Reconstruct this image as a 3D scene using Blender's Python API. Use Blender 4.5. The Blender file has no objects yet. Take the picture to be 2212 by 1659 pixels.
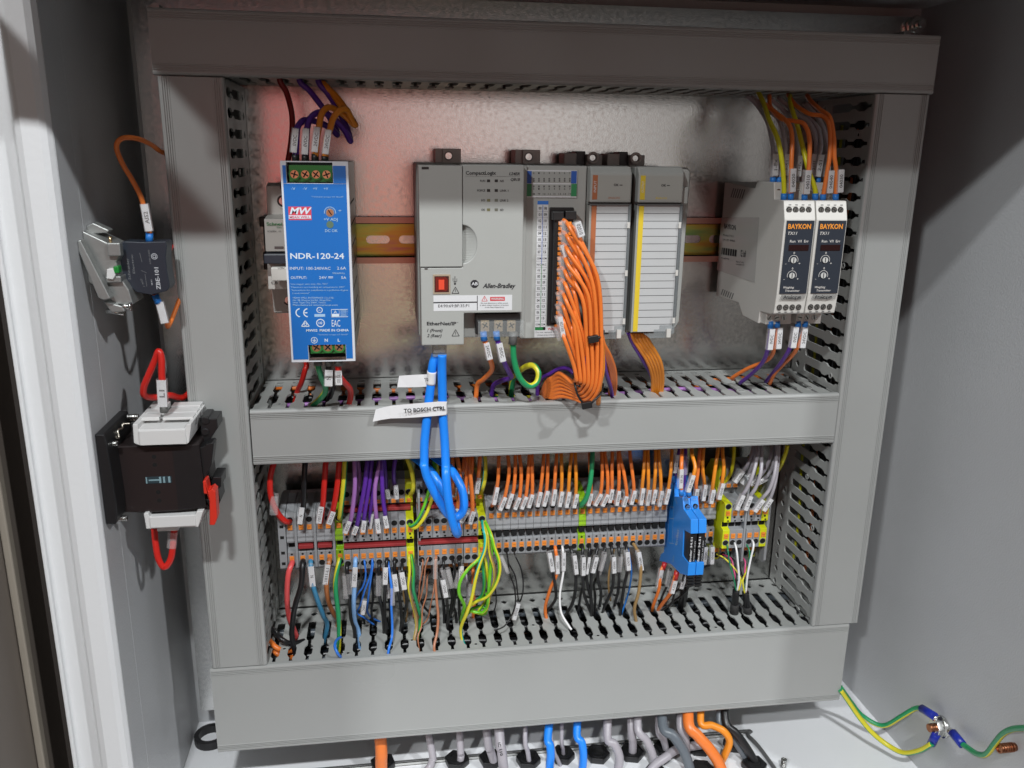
import bpy, bmesh, math, random
from mathutils import Vector
random.seed(7)
S = 0.001                       # everything below is written in millimetres
SC = bpy.context.scene
COL = SC.collection
# ------------------------------------------------------------------ camera
C0 = (-68.018, -658.897, 144.329)
MR = ((0.9896096, 0.14145084, 0.02577795),
      (-0.14321747, 0.95391079, 0.26370998),
      (0.01271214, -0.26466178, 0.96425751))      # columns: right, forward, up
FPX = 1810.196
cam = bpy.data.cameras.new('camera'); camo = bpy.data.objects.new('camera', cam); COL.objects.link(camo)
from mathutils import Matrix
rt = Vector((MR[0][0], MR[1][0], MR[2][0])); fw = Vector((MR[0][1], MR[1][1], MR[2][1])); up = Vector((MR[0][2], MR[1][2], MR[2][2]))
mw = Matrix(((rt.x, up.x, -fw.x, C0[0]*S), (rt.y, up.y, -fw.y, C0[1]*S), (rt.z, up.z, -fw.z, C0[2]*S), (0, 0, 0, 1)))
camo.matrix_world = mw
cam.sensor_width = 36; cam.lens = FPX/2212*36; cam.clip_start = 0.01; cam.clip_end = 50
cam.dof.use_dof = True; cam.dof.focus_distance = 0.60; cam.dof.aperture_fstop = 15
SC.camera = camo
SC.view_settings.view_transform = 'Standard'; SC.view_settings.look = 'None'
SC.view_settings.exposure = 0; SC.view_settings.gamma = 1
# ------------------------------------------------------------------ room light
w = bpy.data.worlds.new('World'); SC.world = w; w.use_nodes = True
nt = w.node_tree; nt.nodes.clear()
out = nt.nodes.new('ShaderNodeOutputWorld'); bg = nt.nodes.new('ShaderNodeBackground'); nt.links.new(bg.outputs[0], out.inputs[0])
tc = nt.nodes.new('ShaderNodeTexCoord')
def wnode(t, **k):
    n = nt.nodes.new(t)
    for a, b in k.items(): setattr(n, a, b)
    return n
def patch(prev, d, col, k):
    """the room behind the photographer: a soft coloured area around direction d"""
    dv = Vector(d).normalized()
    dot = wnode('ShaderNodeVectorMath', operation='DOT_PRODUCT'); nt.links.new(tc.outputs['Generated'], dot.inputs[0]); dot.inputs[1].default_value = dv
    s = wnode('ShaderNodeMath', operation='SUBTRACT'); nt.links.new(dot.outputs['Value'], s.inputs[0]); s.inputs[1].default_value = 1
    m = wnode('ShaderNodeMath', operation='MULTIPLY'); nt.links.new(s.outputs[0], m.inputs[0]); m.inputs[1].default_value = k
    e = wnode('ShaderNodeMath', operation='EXPONENT'); nt.links.new(m.outputs[0], e.inputs[0])
    mx = wnode('ShaderNodeMix', data_type='RGBA'); nt.links.new(e.outputs[0], mx.inputs[0])
    if isinstance(prev, tuple): mx.inputs[6].default_value = prev
    else: nt.links.new(prev, mx.inputs[6])
    mx.inputs[7].default_value = (*col, 1)
    return mx.outputs[2]
c = patch((0.052, 0.047, 0.043, 1), (0.0, 0.25, 1), (0.08, 0.08, 0.085), 3)
c = patch(c, (0.14, -1, 0.04), (1.02, 0.97, 0.94), 38)
c = patch(c, (-0.21, -1, -0.03), (0.80, 0.13, 0.12), 60)
c = patch(c, (0.025, -1, -0.07), (1.1, 0.36, 0.26), 260)
c = patch(c, (0.03, -1, -0.20), (0.62, 0.58, 0.36), 240)
c = patch(c, (0.17, -1, -0.22), (0.60, 0.56, 0.34), 400)
c = patch(c, (0.10, -0.85, -0.52), (0.15, 0.165, 0.175), 50)
nt.links.new(c, bg.inputs[0]); bg.inputs[1].default_value = 1.0
def lamp(name, pos, tgt, size, power, col):
    l = bpy.data.lights.new(name, 'AREA'); l.shape = 'RECTANGLE'; l.size = size[0]; l.size_y = size[1]; l.energy = power; l.color = col
    o = bpy.data.objects.new(name, l); COL.objects.link(o); o.location = Vector(pos)*S
    o.rotation_euler = (Vector(tgt)-Vector(pos)).to_track_quat('-Z', 'Y').to_euler()
    return o
lamp('ceiling_lamp', (-1350, -2085, 1540), (0, 0, -50), (0.14, 0.08), 31, (0.965, 0.99, 1))
lamp('ceiling_lamp', (-250, -2085, 2092), (0, 0, -50), (0.18, 0.08), 55, (0.955, 0.985, 1))
lamp('ceiling_lamp', (1770, -2110, 2110), (0, 0, -50), (0.14, 0.08), 46, (0.96, 0.98, 1))
# ------------------------------------------------------------------ measuring: a point of the photograph on a plane of the cabinet
CR = dict(a=(950,1650,.2713),b=(1000,1950,.3195),c=(1400,1700,.2713),d=(1450,2000,.28935),e=(1000,1000,.33755),f=(1000,280,.26525),g=(1900,750,.48216),h=(950,1350,.36166),
  i=(2700,1230,.24864),j=(1380,2700,.34358),k=(970,650,.3194),l=(2700,1700,.27115),
  A=(0,0,.4822),B=(900,250,.4822),C=(1500,500,.6027),D=(2600,300,.7233),E=(200,450,.5728),F=(250,1250,.6029),G=(950,1650,.5124),H=(1750,1650,.4822),I=(2400,1650,.4821),J=(2900,2300,.425),K=(650,2350,.6555),L=(1900,2400,.5425),M=(0,0,1.736),N=(0,2000,.5303),O=(2900,0,.4823),P=(0,800,.7236))
def at(c, u, v, val, ax=1):
    a, b, s = CR[c]; x = ((a+u*s)/1.736-1106)/FPX; z = -((b+v*s)/1.736-829.5)/FPX
    d = [MR[i][0]*x+MR[i][1]+MR[i][2]*z for i in range(3)]; t = (val-C0[ax])/d[ax]
    return Vector([C0[i]+t*d[i] for i in range(3)])
# ------------------------------------------------------------------ materials
def lin(h):
    if isinstance(h, (tuple, list)): return tuple(h)
    h = h.lstrip('#'); r = []
    for k in (0, 2, 4):
        v = int(h[k:k+2], 16)/255; r.append(v/12.92 if v <= .04045 else ((v+.055)/1.055)**2.4)
    return tuple(r)
MATS = {}
def mat(name, col, rough=.5, metal=0., var=.0, vs=60., bump=0., bs=400., spec=.5, coat=0., alpha=1., emit=None, rvar=0., aniso=0.):
    if name in MATS: return MATS[name]
    m = bpy.data.materials.new(name); m.use_nodes = True; n = m.node_tree.nodes; L = m.node_tree.links
    p = n['Principled BSDF']; col = lin(col)
    p.inputs['Base Color'].default_value = (*col, 1); p.inputs['Roughness'].default_value = rough; p.inputs['Metallic'].default_value = metal
    p.inputs['Specular IOR Level'].default_value = spec; p.inputs['Coat Weight'].default_value = coat; p.inputs['Alpha'].default_value = alpha
    if emit: p.inputs['Emission Color'].default_value = (*emit, 1); p.inputs['Emission Strength'].default_value = 1
    t = n.new('ShaderNodeTexCoord')
    if var or rvar:
        z = n.new('ShaderNodeTexNoise'); z.inputs['Scale'].default_value = vs; z.inputs['Detail'].default_value = 5; L.new(t.outputs['Object'], z.inputs['Vector'])
        if var:
            r = n.new('ShaderNodeMix'); r.data_type = 'RGBA'; L.new(z.outputs[0], r.inputs[0])
            r.inputs[6].default_value = (*[c*(1-var) for c in col], 1); r.inputs[7].default_value = (*[min(1, c*(1+var)) for c in col], 1)
            L.new(r.outputs[2], p.inputs['Base Color'])
        if rvar:
            mr = n.new('ShaderNodeMapRange'); L.new(z.outputs[0], mr.inputs[0]); mr.inputs[1].default_value = .3; mr.inputs[2].default_value = .7
            mr.inputs[3].default_value = max(.02, rough-rvar); mr.inputs[4].default_value = rough+rvar; L.new(mr.outputs[0], p.inputs['Roughness'])
    if bump:
        z2 = n.new('ShaderNodeTexNoise'); z2.inputs['Scale'].default_value = bs; z2.inputs['Detail'].default_value = 3; L.new(t.outputs['Object'], z2.inputs['Vector'])
        b = n.new('ShaderNodeBump'); b.inputs['Strength'].default_value = bump; b.inputs['Distance'].default_value = .0004; L.new(z2.outputs[0], b.inputs['Height']); L.new(b.outputs[0], p.inputs['Normal'])
    MATS[name] = m; return m
PAINT = mat('grey_powder_paint', (.50, .51, .52), .42, var=.05, vs=11, bump=.5, bs=650, rvar=.08)
WHITE_PAINT = mat('white_powder_paint', (.80, .81, .82), .45, var=.03, vs=20, bump=.35, bs=300)
FLOORP = mat('white_floor_paint', (.84, .85, .87), .35, var=.02, vs=20, bump=.2, bs=700)
DUCT = mat('grey_duct_plastic', (.36, .37, .355), .42, var=.05, vs=25, bump=.12, bs=1200, rvar=.08)
DUCTC = mat('grey_duct_cover_plastic', (.345, .355, .345), .38, var=.085, vs=10, bump=.16, bs=260, rvar=.15)
ZINC = mat('galvanised_steel', (.56, .56, .55), .19, 1.0, var=.17, vs=330, bump=.14, bs=900, rvar=.08)
CAST = mat('dull_zinc_casting', (.36, .37, .36), .48, .75, var=.12, vs=160, bump=.25, bs=500)
STEEL = mat('bright_steel', (.62, .62, .60), .25, 1.0, var=.1, vs=300)
BRASS = mat('brass', (.62, .45, .26), .28, 1.0, var=.2, vs=900)
COPPER = mat('copper', (.40, .17, .09), .38, 1.0, var=.1, vs=300)
PALE = mat('pale_grey_plastic', (.375, .385, .365), .40, var=.02, vs=60, bump=.06, bs=2500)
PALE2 = mat('mid_grey_plastic', (.30, .31, .29), .42, var=.03, vs=60)
DGREY = mat('dark_grey_plastic', (.10, .10, .10), .4, var=.05, vs=80)
BLACK = mat('black_plastic', (.012, .012, .013), .38, var=.1, vs=200)
BLACKM = mat('hole_and_shade_black', (.003, .003, .003), .9)
NAVY = mat('charcoal_blue_plastic', (.022, .028, .04), .42)
WHITEP = mat('white_plastic', (.68, .68, .67), .38, var=.02, vs=80)
IVORY = mat('ivory_plastic', (.56, .545, .51), .42, var=.02, vs=80)
LABEL = mat('white_label_card', (.66, .67, .68), .35, var=.05, vs=700)
INK = mat('black_ink', (.015, .015, .018), .6)
INKW = mat('white_ink', (.62, .70, .78), .5)
INKB = mat('pale_blue_ink', (.33, .50, .68), .5)
BLUE = mat('blue_panel_print', (.004, .135, .46), .35, var=.03, vs=50)
TGREEN = mat('green_terminal_plastic', (.02, .17, .035), .35)
TGRAY = mat('terminal_grey_plastic', (.27, .28, .29), .45, var=.07, vs=120)
TGREENY = mat('terminal_green_plastic', (.25, .47, .01), .4, var=.1, vs=150)
TYEL = mat('terminal_yellow_plastic', (.62, .66, .01), .4, var=.05, vs=150)
TOR = mat('orange_button_plastic', (.78, .25, .035), .4, var=.15, vs=500)
REDP = mat('red_bridge_plastic', (.30, .03, .032), .35, var=.08, vs=200)
RBLUE = mat('blue_relay_plastic', (.025, .26, .80), .36, var=.04, vs=150)
RED2 = mat('red_handle_plastic', (.68, .035, .018), .35)
AMB = mat('orange_print', (.75, .27, .03), .5)
GRN = mat('green_print', (.02, .22, .06), .5)
YEL = mat('yellow_print', (.68, .50, .03), .45)
ORB = mat('rust_orange_print', (.40, .13, .05), .45)
REDI = mat('red_print', (.60, .05, .06), .45)
BLUI = mat('blue_print', (.02, .10, .42), .5)
def clear(name, col, a, rough=.12):
    m = mat(name, col, rough, alpha=a, spec=.7); return m
CLEAR = clear('clear_sleeve_plastic', (.80, .78, .78), .26)
CLEAR2 = clear('smoky_clear_plastic', (.30, .33, .34), .45)
CLEAR3 = clear('clear_guard_plastic', (.55, .58, .58), .14, .06)
WC = dict(orange=(.80, .20, .035), amber=(.80, .27, .02), red=(.58, .018, .012), pinkred=(.72, .09, .09), black=(.010, .010, .011), purple=(.10, .025, .30), lilac=(.34, .15, .42),
  blue=(.03, .19, .70), lightblue=(.24, .46, .80), steelblue=(.05, .24, .42), brown=(.42, .14, .035), copperbrown=(.42, .17, .09), tan=(.32, .20, .08), white=(.80, .80, .80), grey=(.38, .36, .39), darkgrey=(.12, .14, .16),
  yellow=(.62, .60, .01), green=(.015, .20, .09), teal=(.02, .42, .36), lime=(.15, .52, .02), earthy=(.68, .62, .03), earthg=(.02, .30, .11), lan=(.015, .25, .92), pink=(.62, .06, .20), darkred=(.22, .01, .01), clearblue=(.03, .22, .70))
def wm(k): return mat(k+'_wire_insulation', WC[k], .34, var=.04, vs=250, bump=.05, bs=900)
# DIN rail: yellow passivated zinc, iridescent
def rail_mat():
    m = mat('yellow_passivated_zinc', (.50, .42, .16), .32, 1.0); n = m.node_tree.nodes; L = m.node_tree.links; p = n['Principled BSDF']
    t = n.new('ShaderNodeTexCoord'); mp = n.new('ShaderNodeMapping'); mp.inputs['Scale'].default_value = (14, 60, 90); L.new(t.outputs['Object'], mp.inputs[0])
    z = n.new('ShaderNodeTexNoise'); z.inputs['Scale'].default_value = 1; z.inputs['Detail'].default_value = 3; L.new(mp.outputs[0], z.inputs['Vector'])
    r = n.new('ShaderNodeValToRGB'); L.new(z.outputs[0], r.inputs[0]); e = r.color_ramp.elements
    e[0].position = .32; e[0].color = (.42, .17, .16, 1); e[1].position = .70; e[1].color = (.20, .34, .13, 1)
    for pos, cc in ((.42, (.52, .30, .07)), (.52, (.46, .40, .09)), (.60, (.30, .40, .12))):
        q = e.new(pos); q.color = (*cc, 1)
    L.new(r.outputs[0], p.inputs['Base Color']); return m
RAIL = rail_mat()
RAILP = mat('pinkish_passivated_zinc', (.42, .24, .20), .3, 1.0, var=.25, vs=40)
# ------------------------------------------------------------------ mesh builder
class MB:
    def __init__(s): s.v = []; s.f = []; s.m = []; s.s = []; s.mats = []
    def mi(s, m):
        if m not in s.mats: s.mats.append(m)
        return s.mats.index(m)
    def add(s, vs, fs, m, smooth=False):
        b = len(s.v); s.v += [tuple(p) for p in vs]; k = s.mi(m)
        for f in fs: s.f.append([b+i for i in f]); s.m.append(k); s.s.append(smooth)
        return s
    def box(s, x0, x1, y0, y1, z0, z1, m):
        x0, x1 = min(x0, x1), max(x0, x1); y0, y1 = min(y0, y1), max(y0, y1); z0, z1 = min(z0, z1), max(z0, z1)
        v = [(x, y, z) for x in (x0, x1) for y in (y0, y1) for z in (z0, z1)]
        return s.add(v, [(0,1,3,2), (4,6,7,5), (0,4,5,1), (2,3,7,6), (0,2,6,4), (1,5,7,3)], m)
    def obox(s, c, a, b, d, m):
        c, a, b, d = Vector(c), Vector(a), Vector(b), Vector(d)
        v = [c+i*a+j*b+k*d for i in (-1, 1) for j in (-1, 1) for k in (-1, 1)]
        return s.add(v, [(0,1,3,2), (4,6,7,5), (0,4,5,1), (2,3,7,6), (0,2,6,4), (1,5,7,3)], m)
    def prism(s, pts, ax, a, b, m, smooth=False):
        def mk(p, t):
            return (t, p[0], p[1]) if ax == 'x' else ((p[0], t, p[1]) if ax == 'y' else (p[0], p[1], t))
        n = len(pts); v = [mk(p, a) for p in pts]+[mk(p, b) for p in pts]
        s.add(v, [tuple(range(n))[::-1], tuple(range(n, 2*n))], m)
        bb = len(s.v)-2*n; k = s.mi(m)
        for i in range(n):
            j = (i+1) % n; s.f.append([bb+i, bb+j, bb+n+j, bb+n+i]); s.m.append(k); s.s.append(smooth)
        return s
    def cyl(s, p0, p1, r, m, n=16, r1=None, cap=True, smooth=True, ph=0):
        p0, p1 = Vector(p0), Vector(p1); r1 = r if r1 is None else r1; a = (p1-p0).normalized(); u = a.orthogonal().normalized(); w_ = a.cross(u)
        v = [p0+r*(math.cos(ph+2*math.pi*i/n)*u+math.sin(ph+2*math.pi*i/n)*w_) for i in range(n)]+[p1+r1*(math.cos(ph+2*math.pi*i/n)*u+math.sin(ph+2*math.pi*i/n)*w_) for i in range(n)]
        b = len(s.v); s.v += [tuple(p) for p in v]; k = s.mi(m)
        for i in range(n):
            j = (i+1) % n; s.f.append([b+i, b+j, b+n+j, b+n+i]); s.m.append(k); s.s.append(smooth)
        if cap:
            s.f.append([b+i for i in range(n)][::-1]); s.m.append(k); s.s.append(False)
            s.f.append([b+n+i for i in range(n)]); s.m.append(k); s.s.append(False)
        return s
    def ring(s, c, ax, ro, ri, h, m, n=20):
        """flat ring (washer) about c, axis ax, thickness h"""
        c = Vector(c); a = Vector(ax).normalized(); u = a.orthogonal().normalized(); w_ = a.cross(u); v = []
        for hh in (0, h):
            for r in (ro, ri):
                v += [c+a*hh+r*(math.cos(2*math.pi*i/n)*u+math.sin(2*math.pi*i/n)*w_) for i in range(n)]
        f = []
        for i in range(n):
            j = (i+1) % n
            f += [(i, j, n+j, n+i), (2*n+i, 2*n+j, 3*n+j, 3*n+i), (i, j, 2*n+j, 2*n+i), (n+i, n+j, 3*n+j, 3*n+i)]
        return s.add(v, f, m)
    def tube(s, pts, r, m, n=8, sub=6, m2=None, tw=.05, fr=.5, rr=None):
        P = [Vector(p) for p in pts]
        if len(P) > 2 and sub > 1:
            Q = []
            for i in range(len(P)-1):
                p0 = P[i-1] if i else 2*P[0]-P[1]; p1, p2 = P[i], P[i+1]; p3 = P[i+2] if i+2 < len(P) else 2*P[-1]-P[-2]
                for k in range(sub):
                    t = k/sub; Q.append(.5*((2*p1)+(p2-p0)*t+(2*p0-5*p1+4*p2-p3)*t*t+(3*p1-p0-3*p2+p3)*t**3))
            Q.append(P[-1]); P = Q
        a = (P[1]-P[0]).normalized(); u = a.orthogonal().normalized(); b = len(s.v); k1 = s.mi(m); k2 = s.mi(m2) if m2 else k1; N = len(P); L = 0; ang = 0
        for i, p in enumerate(P):
            t = (P[min(i+1, N-1)]-P[max(i-1, 0)]).normalized(); u = (u-t*u.dot(t)).normalized(); w_ = t.cross(u)
            if i: L += (P[i]-P[i-1]).length
            ang = L*tw if m2 else 0
            R = r if rr is None else rr(i/(N-1))
            for q in range(n):
                th = 2*math.pi*q/n+ang; s.v.append(tuple(p+R*(math.cos(th)*u+math.sin(th)*w_)))
        for i in range(N-1):
            for q in range(n):
                j = (q+1) % n; s.f.append([b+i*n+q, b+i*n+j, b+(i+1)*n+j, b+(i+1)*n+q]); s.m.append(k2 if (m2 and q < n*fr) else k1); s.s.append(True)
        s.f.append([b+q for q in range(n)][::-1]); s.m.append(k1); s.s.append(False)
        s.f.append([b+(N-1)*n+q for q in range(n)]); s.m.append(k1); s.s.append(False)
        return s
    def text(s, st, o, right, upv, m, ital=0., bold=0.):
        """print st with its baseline start at o; right = full run as a vector, upv = cap height as a vector"""
        vs, fs, W = glyphs(st, bold); o, right, upv = Vector(o), Vector(right), Vector(upv)
        return s.add([o+right*((x+ital*y)/W)+upv*y for x, y in vs], fs, m)
GC = {}
def glyphs(st, bold=0.):
    if (st, bold) in GC: return GC[(st, bold)]
    cu = bpy.data.curves.new('t', 'FONT'); cu.body = st; cu.size = 1; cu.resolution_u = 2; cu.offset = bold
    o = bpy.data.objects.new('t', cu); COL.objects.link(o); dg = bpy.context.evaluated_depsgraph_get()
    me = bpy.data.meshes.new_from_object(o.evaluated_get(dg)); vs = [(v.co.x, v.co.y) for v in me.vertices]; fs = [tuple(p.vertices) for p in me.polygons]
    bpy.data.objects.remove(o); bpy.data.meshes.remove(me); bpy.data.curves.remove(cu)
    x0 = min(v[0] for v in vs); W = max(v[0] for v in vs)-x0; cap = .70
    GC[(st, bold)] = ([((x-x0), y/cap) for x, y in vs], fs, W); return GC[(st, bold)]
def build(name, mb, parent=None, org=(0, 0, 0), bev=0, seg=2, recalc=True, label=None):
    me = bpy.data.meshes.new(name); o3 = org
    me.from_pydata([((x-o3[0])*S, (y-o3[1])*S, (z-o3[2])*S) for x, y, z in mb.v], [], mb.f)
    for m in mb.mats: me.materials.append(m)
    me.polygons.foreach_set('material_index', mb.m); me.polygons.foreach_set('use_smooth', mb.s)
    if recalc:
        bm = bmesh.new(); bm.from_mesh(me); bmesh.ops.recalc_face_normals(bm, faces=bm.faces); bm.to_mesh(me); bm.free()
    me.update(); o = bpy.data.objects.new(name, me); COL.objects.link(o)
    if parent is not None: o.parent = parent
    else: o.location = Vector(o3)*S
    if bev:
        b = o.modifiers.new('edge', 'BEVEL'); b.width = bev*S; b.segments = seg; b.limit_method = 'ANGLE'; b.angle_limit = math.radians(40)
    if label: o['label'] = label
    return o
def tag(o, label, cat, group=None):
    o['label'] = label; o['category'] = cat
    if group: o['group'] = group
    return o
class Thing:
    def __init__(s, name, label, cat, org, group=None):
        s.o = bpy.data.objects.new(name, None); COL.objects.link(s.o); s.org = tuple(org); s.o.location = Vector(org)*S; s.o.empty_display_size = .01
        tag(s.o, label, cat, group)
    def part(s, name, mb, bev=0, parent=None, label=None, recalc=True, seg=2):
        return build(name, mb, parent or s.o, s.org, bev, seg, recalc, label)
def tx(mb, c, u0, v0, u1, v1, h, st, y, m, ital=0., bold=0.):
    """printing on a front-facing surface at depth y, laid out by its place on the photograph"""
    p = at(c, u0, v0, y); q = at(c, u1, v1, y); r = at(c, u0, v0-h, y); hh = (r-p).length
    right = q-p; upv = Vector((-right.z, 0, right.x)).normalized()*hh
    mb.text(st, p, right, upv, m, ital, bold)
def rect(mb, c, u0, v0, u1, v1, y, m, t=.2):
    p = at(c, u0, v0, y); q = at(c, u1, v1, y); mb.box(p.x, q.x, y, y+t, q.z, p.z, m)
def screw(mb, c, r, m, ax=(0, -1, 0), h=.6, slot=True, m2=None, cross=False):
    c = Vector(c); ax = Vector(ax); mb.cyl(c, c+ax*h, r, m, 14)
    if slot:
        u = ax.orthogonal().normalized(); w_ = ax.cross(u); th = random.uniform(0, 3.14); d = math.cos(th)*u+math.sin(th)*w_; e = ax.cross(d)
        mb.obox(c+ax*(h+.02), d*r*.85, e*r*.16, ax*.03, m2 or BLACKM)
        if cross: mb.obox(c+ax*(h+.05), e*r*.85, d*r*.16, ax*.03, m2 or BLACKM)
# ================================================================== THE CABINET
XW0, XW1 = -249, 366            # inner faces of the side walls
BY, FZ, TZ = 24, -355, 262      # back, floor and roof of the enclosure
room = MB(); room.box(-2600, 2600, 2.2e3, 2.21e3, -1500, 2200, mat('room_wall_paint', (.16, .13, .11), .8, var=.2, vs=2))
o = build('room_wall', room, None, (0, 2200, -1500)); o['kind'] = 'structure'
en = Thing('enclosure', 'open pale grey steel enclosure that houses the whole control panel', 'cabinet', (58, BY, FZ))
b = MB(); b.box(XW0, XW1, BY, BY+2, FZ, TZ, PAINT); en.part('back_panel', b)
b = MB(); b.box(XW0-2, XW0, -146, BY+2, FZ, TZ, PAINT); b.box(XW0-.0, XW0+.12, -118, -117.3, FZ, TZ, PAINT); en.part('side_panel', b)
b = MB(); b.box(XW1, XW1+2, -240, BY+2, FZ, TZ, PAINT); en.part('side_panel', b)
b = MB(); b.box(-268, XW1+2, -240, BY+2, TZ, TZ+2, PAINT); b.box(-268, XW1+2, -242, -240, 247, TZ+2, PAINT); en.part('roof_with_shade_lip', b)  # forward run, left overhang and lip added out of view to cast the shadow
b = MB(); b.box(XW0-2, XW1+2, -240, BY+2, FZ-2, FZ, FLOORP); en.part('floor_panel', b)
# front frame with its rain channel
fp = [(-249, -146), (-251, -150), (-254, -152), (-263, -153), (-267, -151.5), (-268.5, -146), (-271, -142.5), (-283, -142.5), (-284.5, -144), (-284.5, -147), (-287, -147), (-288, -120), (-251.2, -120), (-251, -146)]
b = MB(); b.prism([(x, y) for x, y in fp], 'z', FZ-2, TZ, WHITE_PAINT); en.part('front_frame', b, bev=.8)
b = MB(); b.box(-292.5, -289, -140, -112, FZ-2, TZ, mat('brown_door_gap', (.045, .038, .034), .6)); en.part('door_gap_shade', b)  # dark strip: the shade in the door gap put into its colour
dr = Thing('enclosure_door', 'blurred brown grey edge of the open cabinet door at the left border', 'door', (-310, -100, FZ))
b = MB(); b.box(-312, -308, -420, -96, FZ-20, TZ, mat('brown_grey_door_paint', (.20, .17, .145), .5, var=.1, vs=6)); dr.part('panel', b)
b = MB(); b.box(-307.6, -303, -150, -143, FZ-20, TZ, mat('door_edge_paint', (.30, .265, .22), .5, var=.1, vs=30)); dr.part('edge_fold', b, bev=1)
# mounting plate
mp = Thing('mounting_plate', 'galvanised steel mounting plate with cloudy reflections behind the ducts', 'plate', (56, 0, -326))
b = MB(); b.box(-240, 352, 0, 2.5, -326, 252, ZINC); mp.part('sheet', b)
for x, z in ((-222, 238), (336, 238), (-222, -312), (336, -312)):
    b = MB(); b.cyl((x, BY, z), (x, -9, z), 3, STEEL, 12); mp.part('stud', b)
b = MB(); b.cyl((346, 0, 246), (346, -6, 246), 7, STEEL, 6); b.cyl((346, -6, 246), (346, -12, 246), 3, STEEL, 12); mp.part('nut', b)
b = MB(); b.cyl((-208, 0, 214), (-208, -2, 214), 4.6, DUCT, 18); mp.part('plug', b)

# ------------------------------------------------------------------ slotted wiring ducts
PA = [(0,0),(8.2,0),(9.2,1.5),(11.5,3),(13.8,1.5),(15,0),(22.5,0),(23,2.5),(24,3.1),(48,3.1),(50.5,2.5),(52.3,1.3),(57.3,1.3),(59.3,2.5),(61,3.2),(70,3.2),(72.3,2.4),(74,1.2),(77.5,1.2),(79,1.9),(81.5,2.2)]
PB = [(0,0),(6.6,0),(7.2,2.0),(9.2,3),(11.2,2.0),(12,0),(15,0),(15.3,2.5),(16,3.0),(31,3.0),(33.5,2.4),(36,1.2),(41,1.2),(43.5,2.5),(45.5,3.4),(62,3.4),(64,2.4),(66,1.3),(77.5,1.3),(79,1.9),(81.5,2.2)]
def wall(mb, mp_, l0, l1, w, prof, pitch, first, th=1.3, dmin=0):
    """one slotted duct wall: mp_(l, y, w) -> xyz"""
    cells = []; k = math.floor((l0-first)/pitch)
    while first+k*pitch < l1: cells.append((first+k*pitch, first+(k+1)*pitch)); k += 1
    for a, c in cells:
        v = []; f = []; n = len(prof)
        for d, s_ in prof:
            x0 = max(l0, min(l1, a+s_)); x1 = max(l0, min(l1, c-s_))
            v += [mp_(x0, -d, w), mp_(x1, -d, w), mp_(x0, -d, w+th), mp_(x1, -d, w+th)]
        for i in range(n-1):
            p, q = 4*i, 4*i+4
            f += [(p, p+1, q+1, q), (p+2, p+3, q+3, q+2)]
            if prof[i][1] or prof[i+1][1]: f += [(p, q, q+2, p+2), (p+1, q+1, q+3, p+3)]
        mb.add(v, f, DUCT)
def duct(label, axis, l0, l1, w0, w1, prof=PA, pitch=12.45, first=0., D=84.5, rivets=()):
    mp_ = (lambda l, y, w: (l, y, w)) if axis == 'x' else (lambda l, y, w: (w, y, l))
    mid = ((l0+l1)/2, 0, (w0+w1)/2) if axis == 'x' else ((w0+w1)/2, 0, (l0+l1)/2)
    t = Thing('wiring_duct', label, 'cable duct', mid, 'slotted wiring ducts framing the panel')
    def bx(mb, la, lb, ya, yb, wa, wb, m):
        a, c = mp_(la, ya, wa), mp_(lb, yb, wb); mb.box(a[0], c[0], a[1], c[1], a[2], c[2], m)
    b = MB(); bx(b, l0, l1, -1.5, -.05, w0+1, w1-1, DUCT); t.part('base', b)
    for w_, s_ in ((w0+1.0, 1), (w1-2.3, -1)):
        b = MB(); wall(b, mp_, l0, l1, w_, prof, pitch, first)
        out_ = w_ if s_ == 1 else w_+1.3
        for l, d in rivets:
            c = mp_(l, -d, out_); ax = Vector(mp_(0, 0, -s_)); b.ring(c, ax, 2.3, 1.25, .45, DUCT, 16); b.cyl(c, Vector(c)+ax*.12, 1.3, BLACKM, 12)
        t.part('slotted_wall', b, bev=.32, seg=1)
    # cover: flat face with three fine grooves along each edge, rounded lips
    W = w1-w0; pr = [(0, -80.2), (0, -D+1.6), (.5, -D+.5), (1.6, -D)]
    for g in (2.6, 3.9, 5.2): pr += [(g, -D), (g+.12, -D+.55), (g+.6, -D+.55), (g+.72, -D)]
    pr += [(6.6, -D), (6.8, -D+.25)]
    full = pr+[(W-a, y) for a, y in pr[::-1]]; inn = [(W-1, -80.2), (W-1, -D+2.2), (1, -D+2.2), (1, -80.2)]
    b = MB(); poly = full+inn; n = len(poly); v = []
    for l in (l0, l1): v += [mp_(l, y, w0+a) for a, y in poly]
    nf = len(full); f = [(i, i+1, n+i+1, n+i) for i in range(n-1)]+[(n-1, 0, n, 2*n-1)]
    for off in (0, n): f.append(tuple(off+i for i in range(n)))
    b.add(v, f, DUCTC); t.part('cover', b)
    return t
duct('topmost horizontal duct, darkest in the shade of the roof', 'x', -209, 314.2, 188.6, 227.3, PB, 12.45, 3)
duct('upright duct at the left side of the panel', 'z', -230, 188, -206.8, -167, PA, 12.75, 2, rivets=((178, 60), (130, 45), (66, 60)))
duct('upright duct at the right side of the panel', 'z', -230, 188, 271.4, 312.4, PA, 12.75, 2, rivets=((161, 66), (66, 66), (-20, 66), (34, 60), (-150, 66), (-112, 48)))
duct('middle duct between the upper devices and the terminals', 'x', -166.2, 270.8, -69.8, -29.3, PB, 12.45, -154.3, rivets=((-148.1, 68), (-98.5, 40), (-48, 66), (-10.8, 66), (200.6, 66), (256, 66)))
duct('tallest duct, along the bottom edge of the panel', 'x', -208.4, 304.9, -304.6, -230.8, PA, 12.45, -163.2, rivets=((-157, 62), (-107.4, 74), (-57.6, 62), (-7.6, 74), (42.4, 52), (92, 74), (104, 40), (192, 74), (216, 50)))
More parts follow.
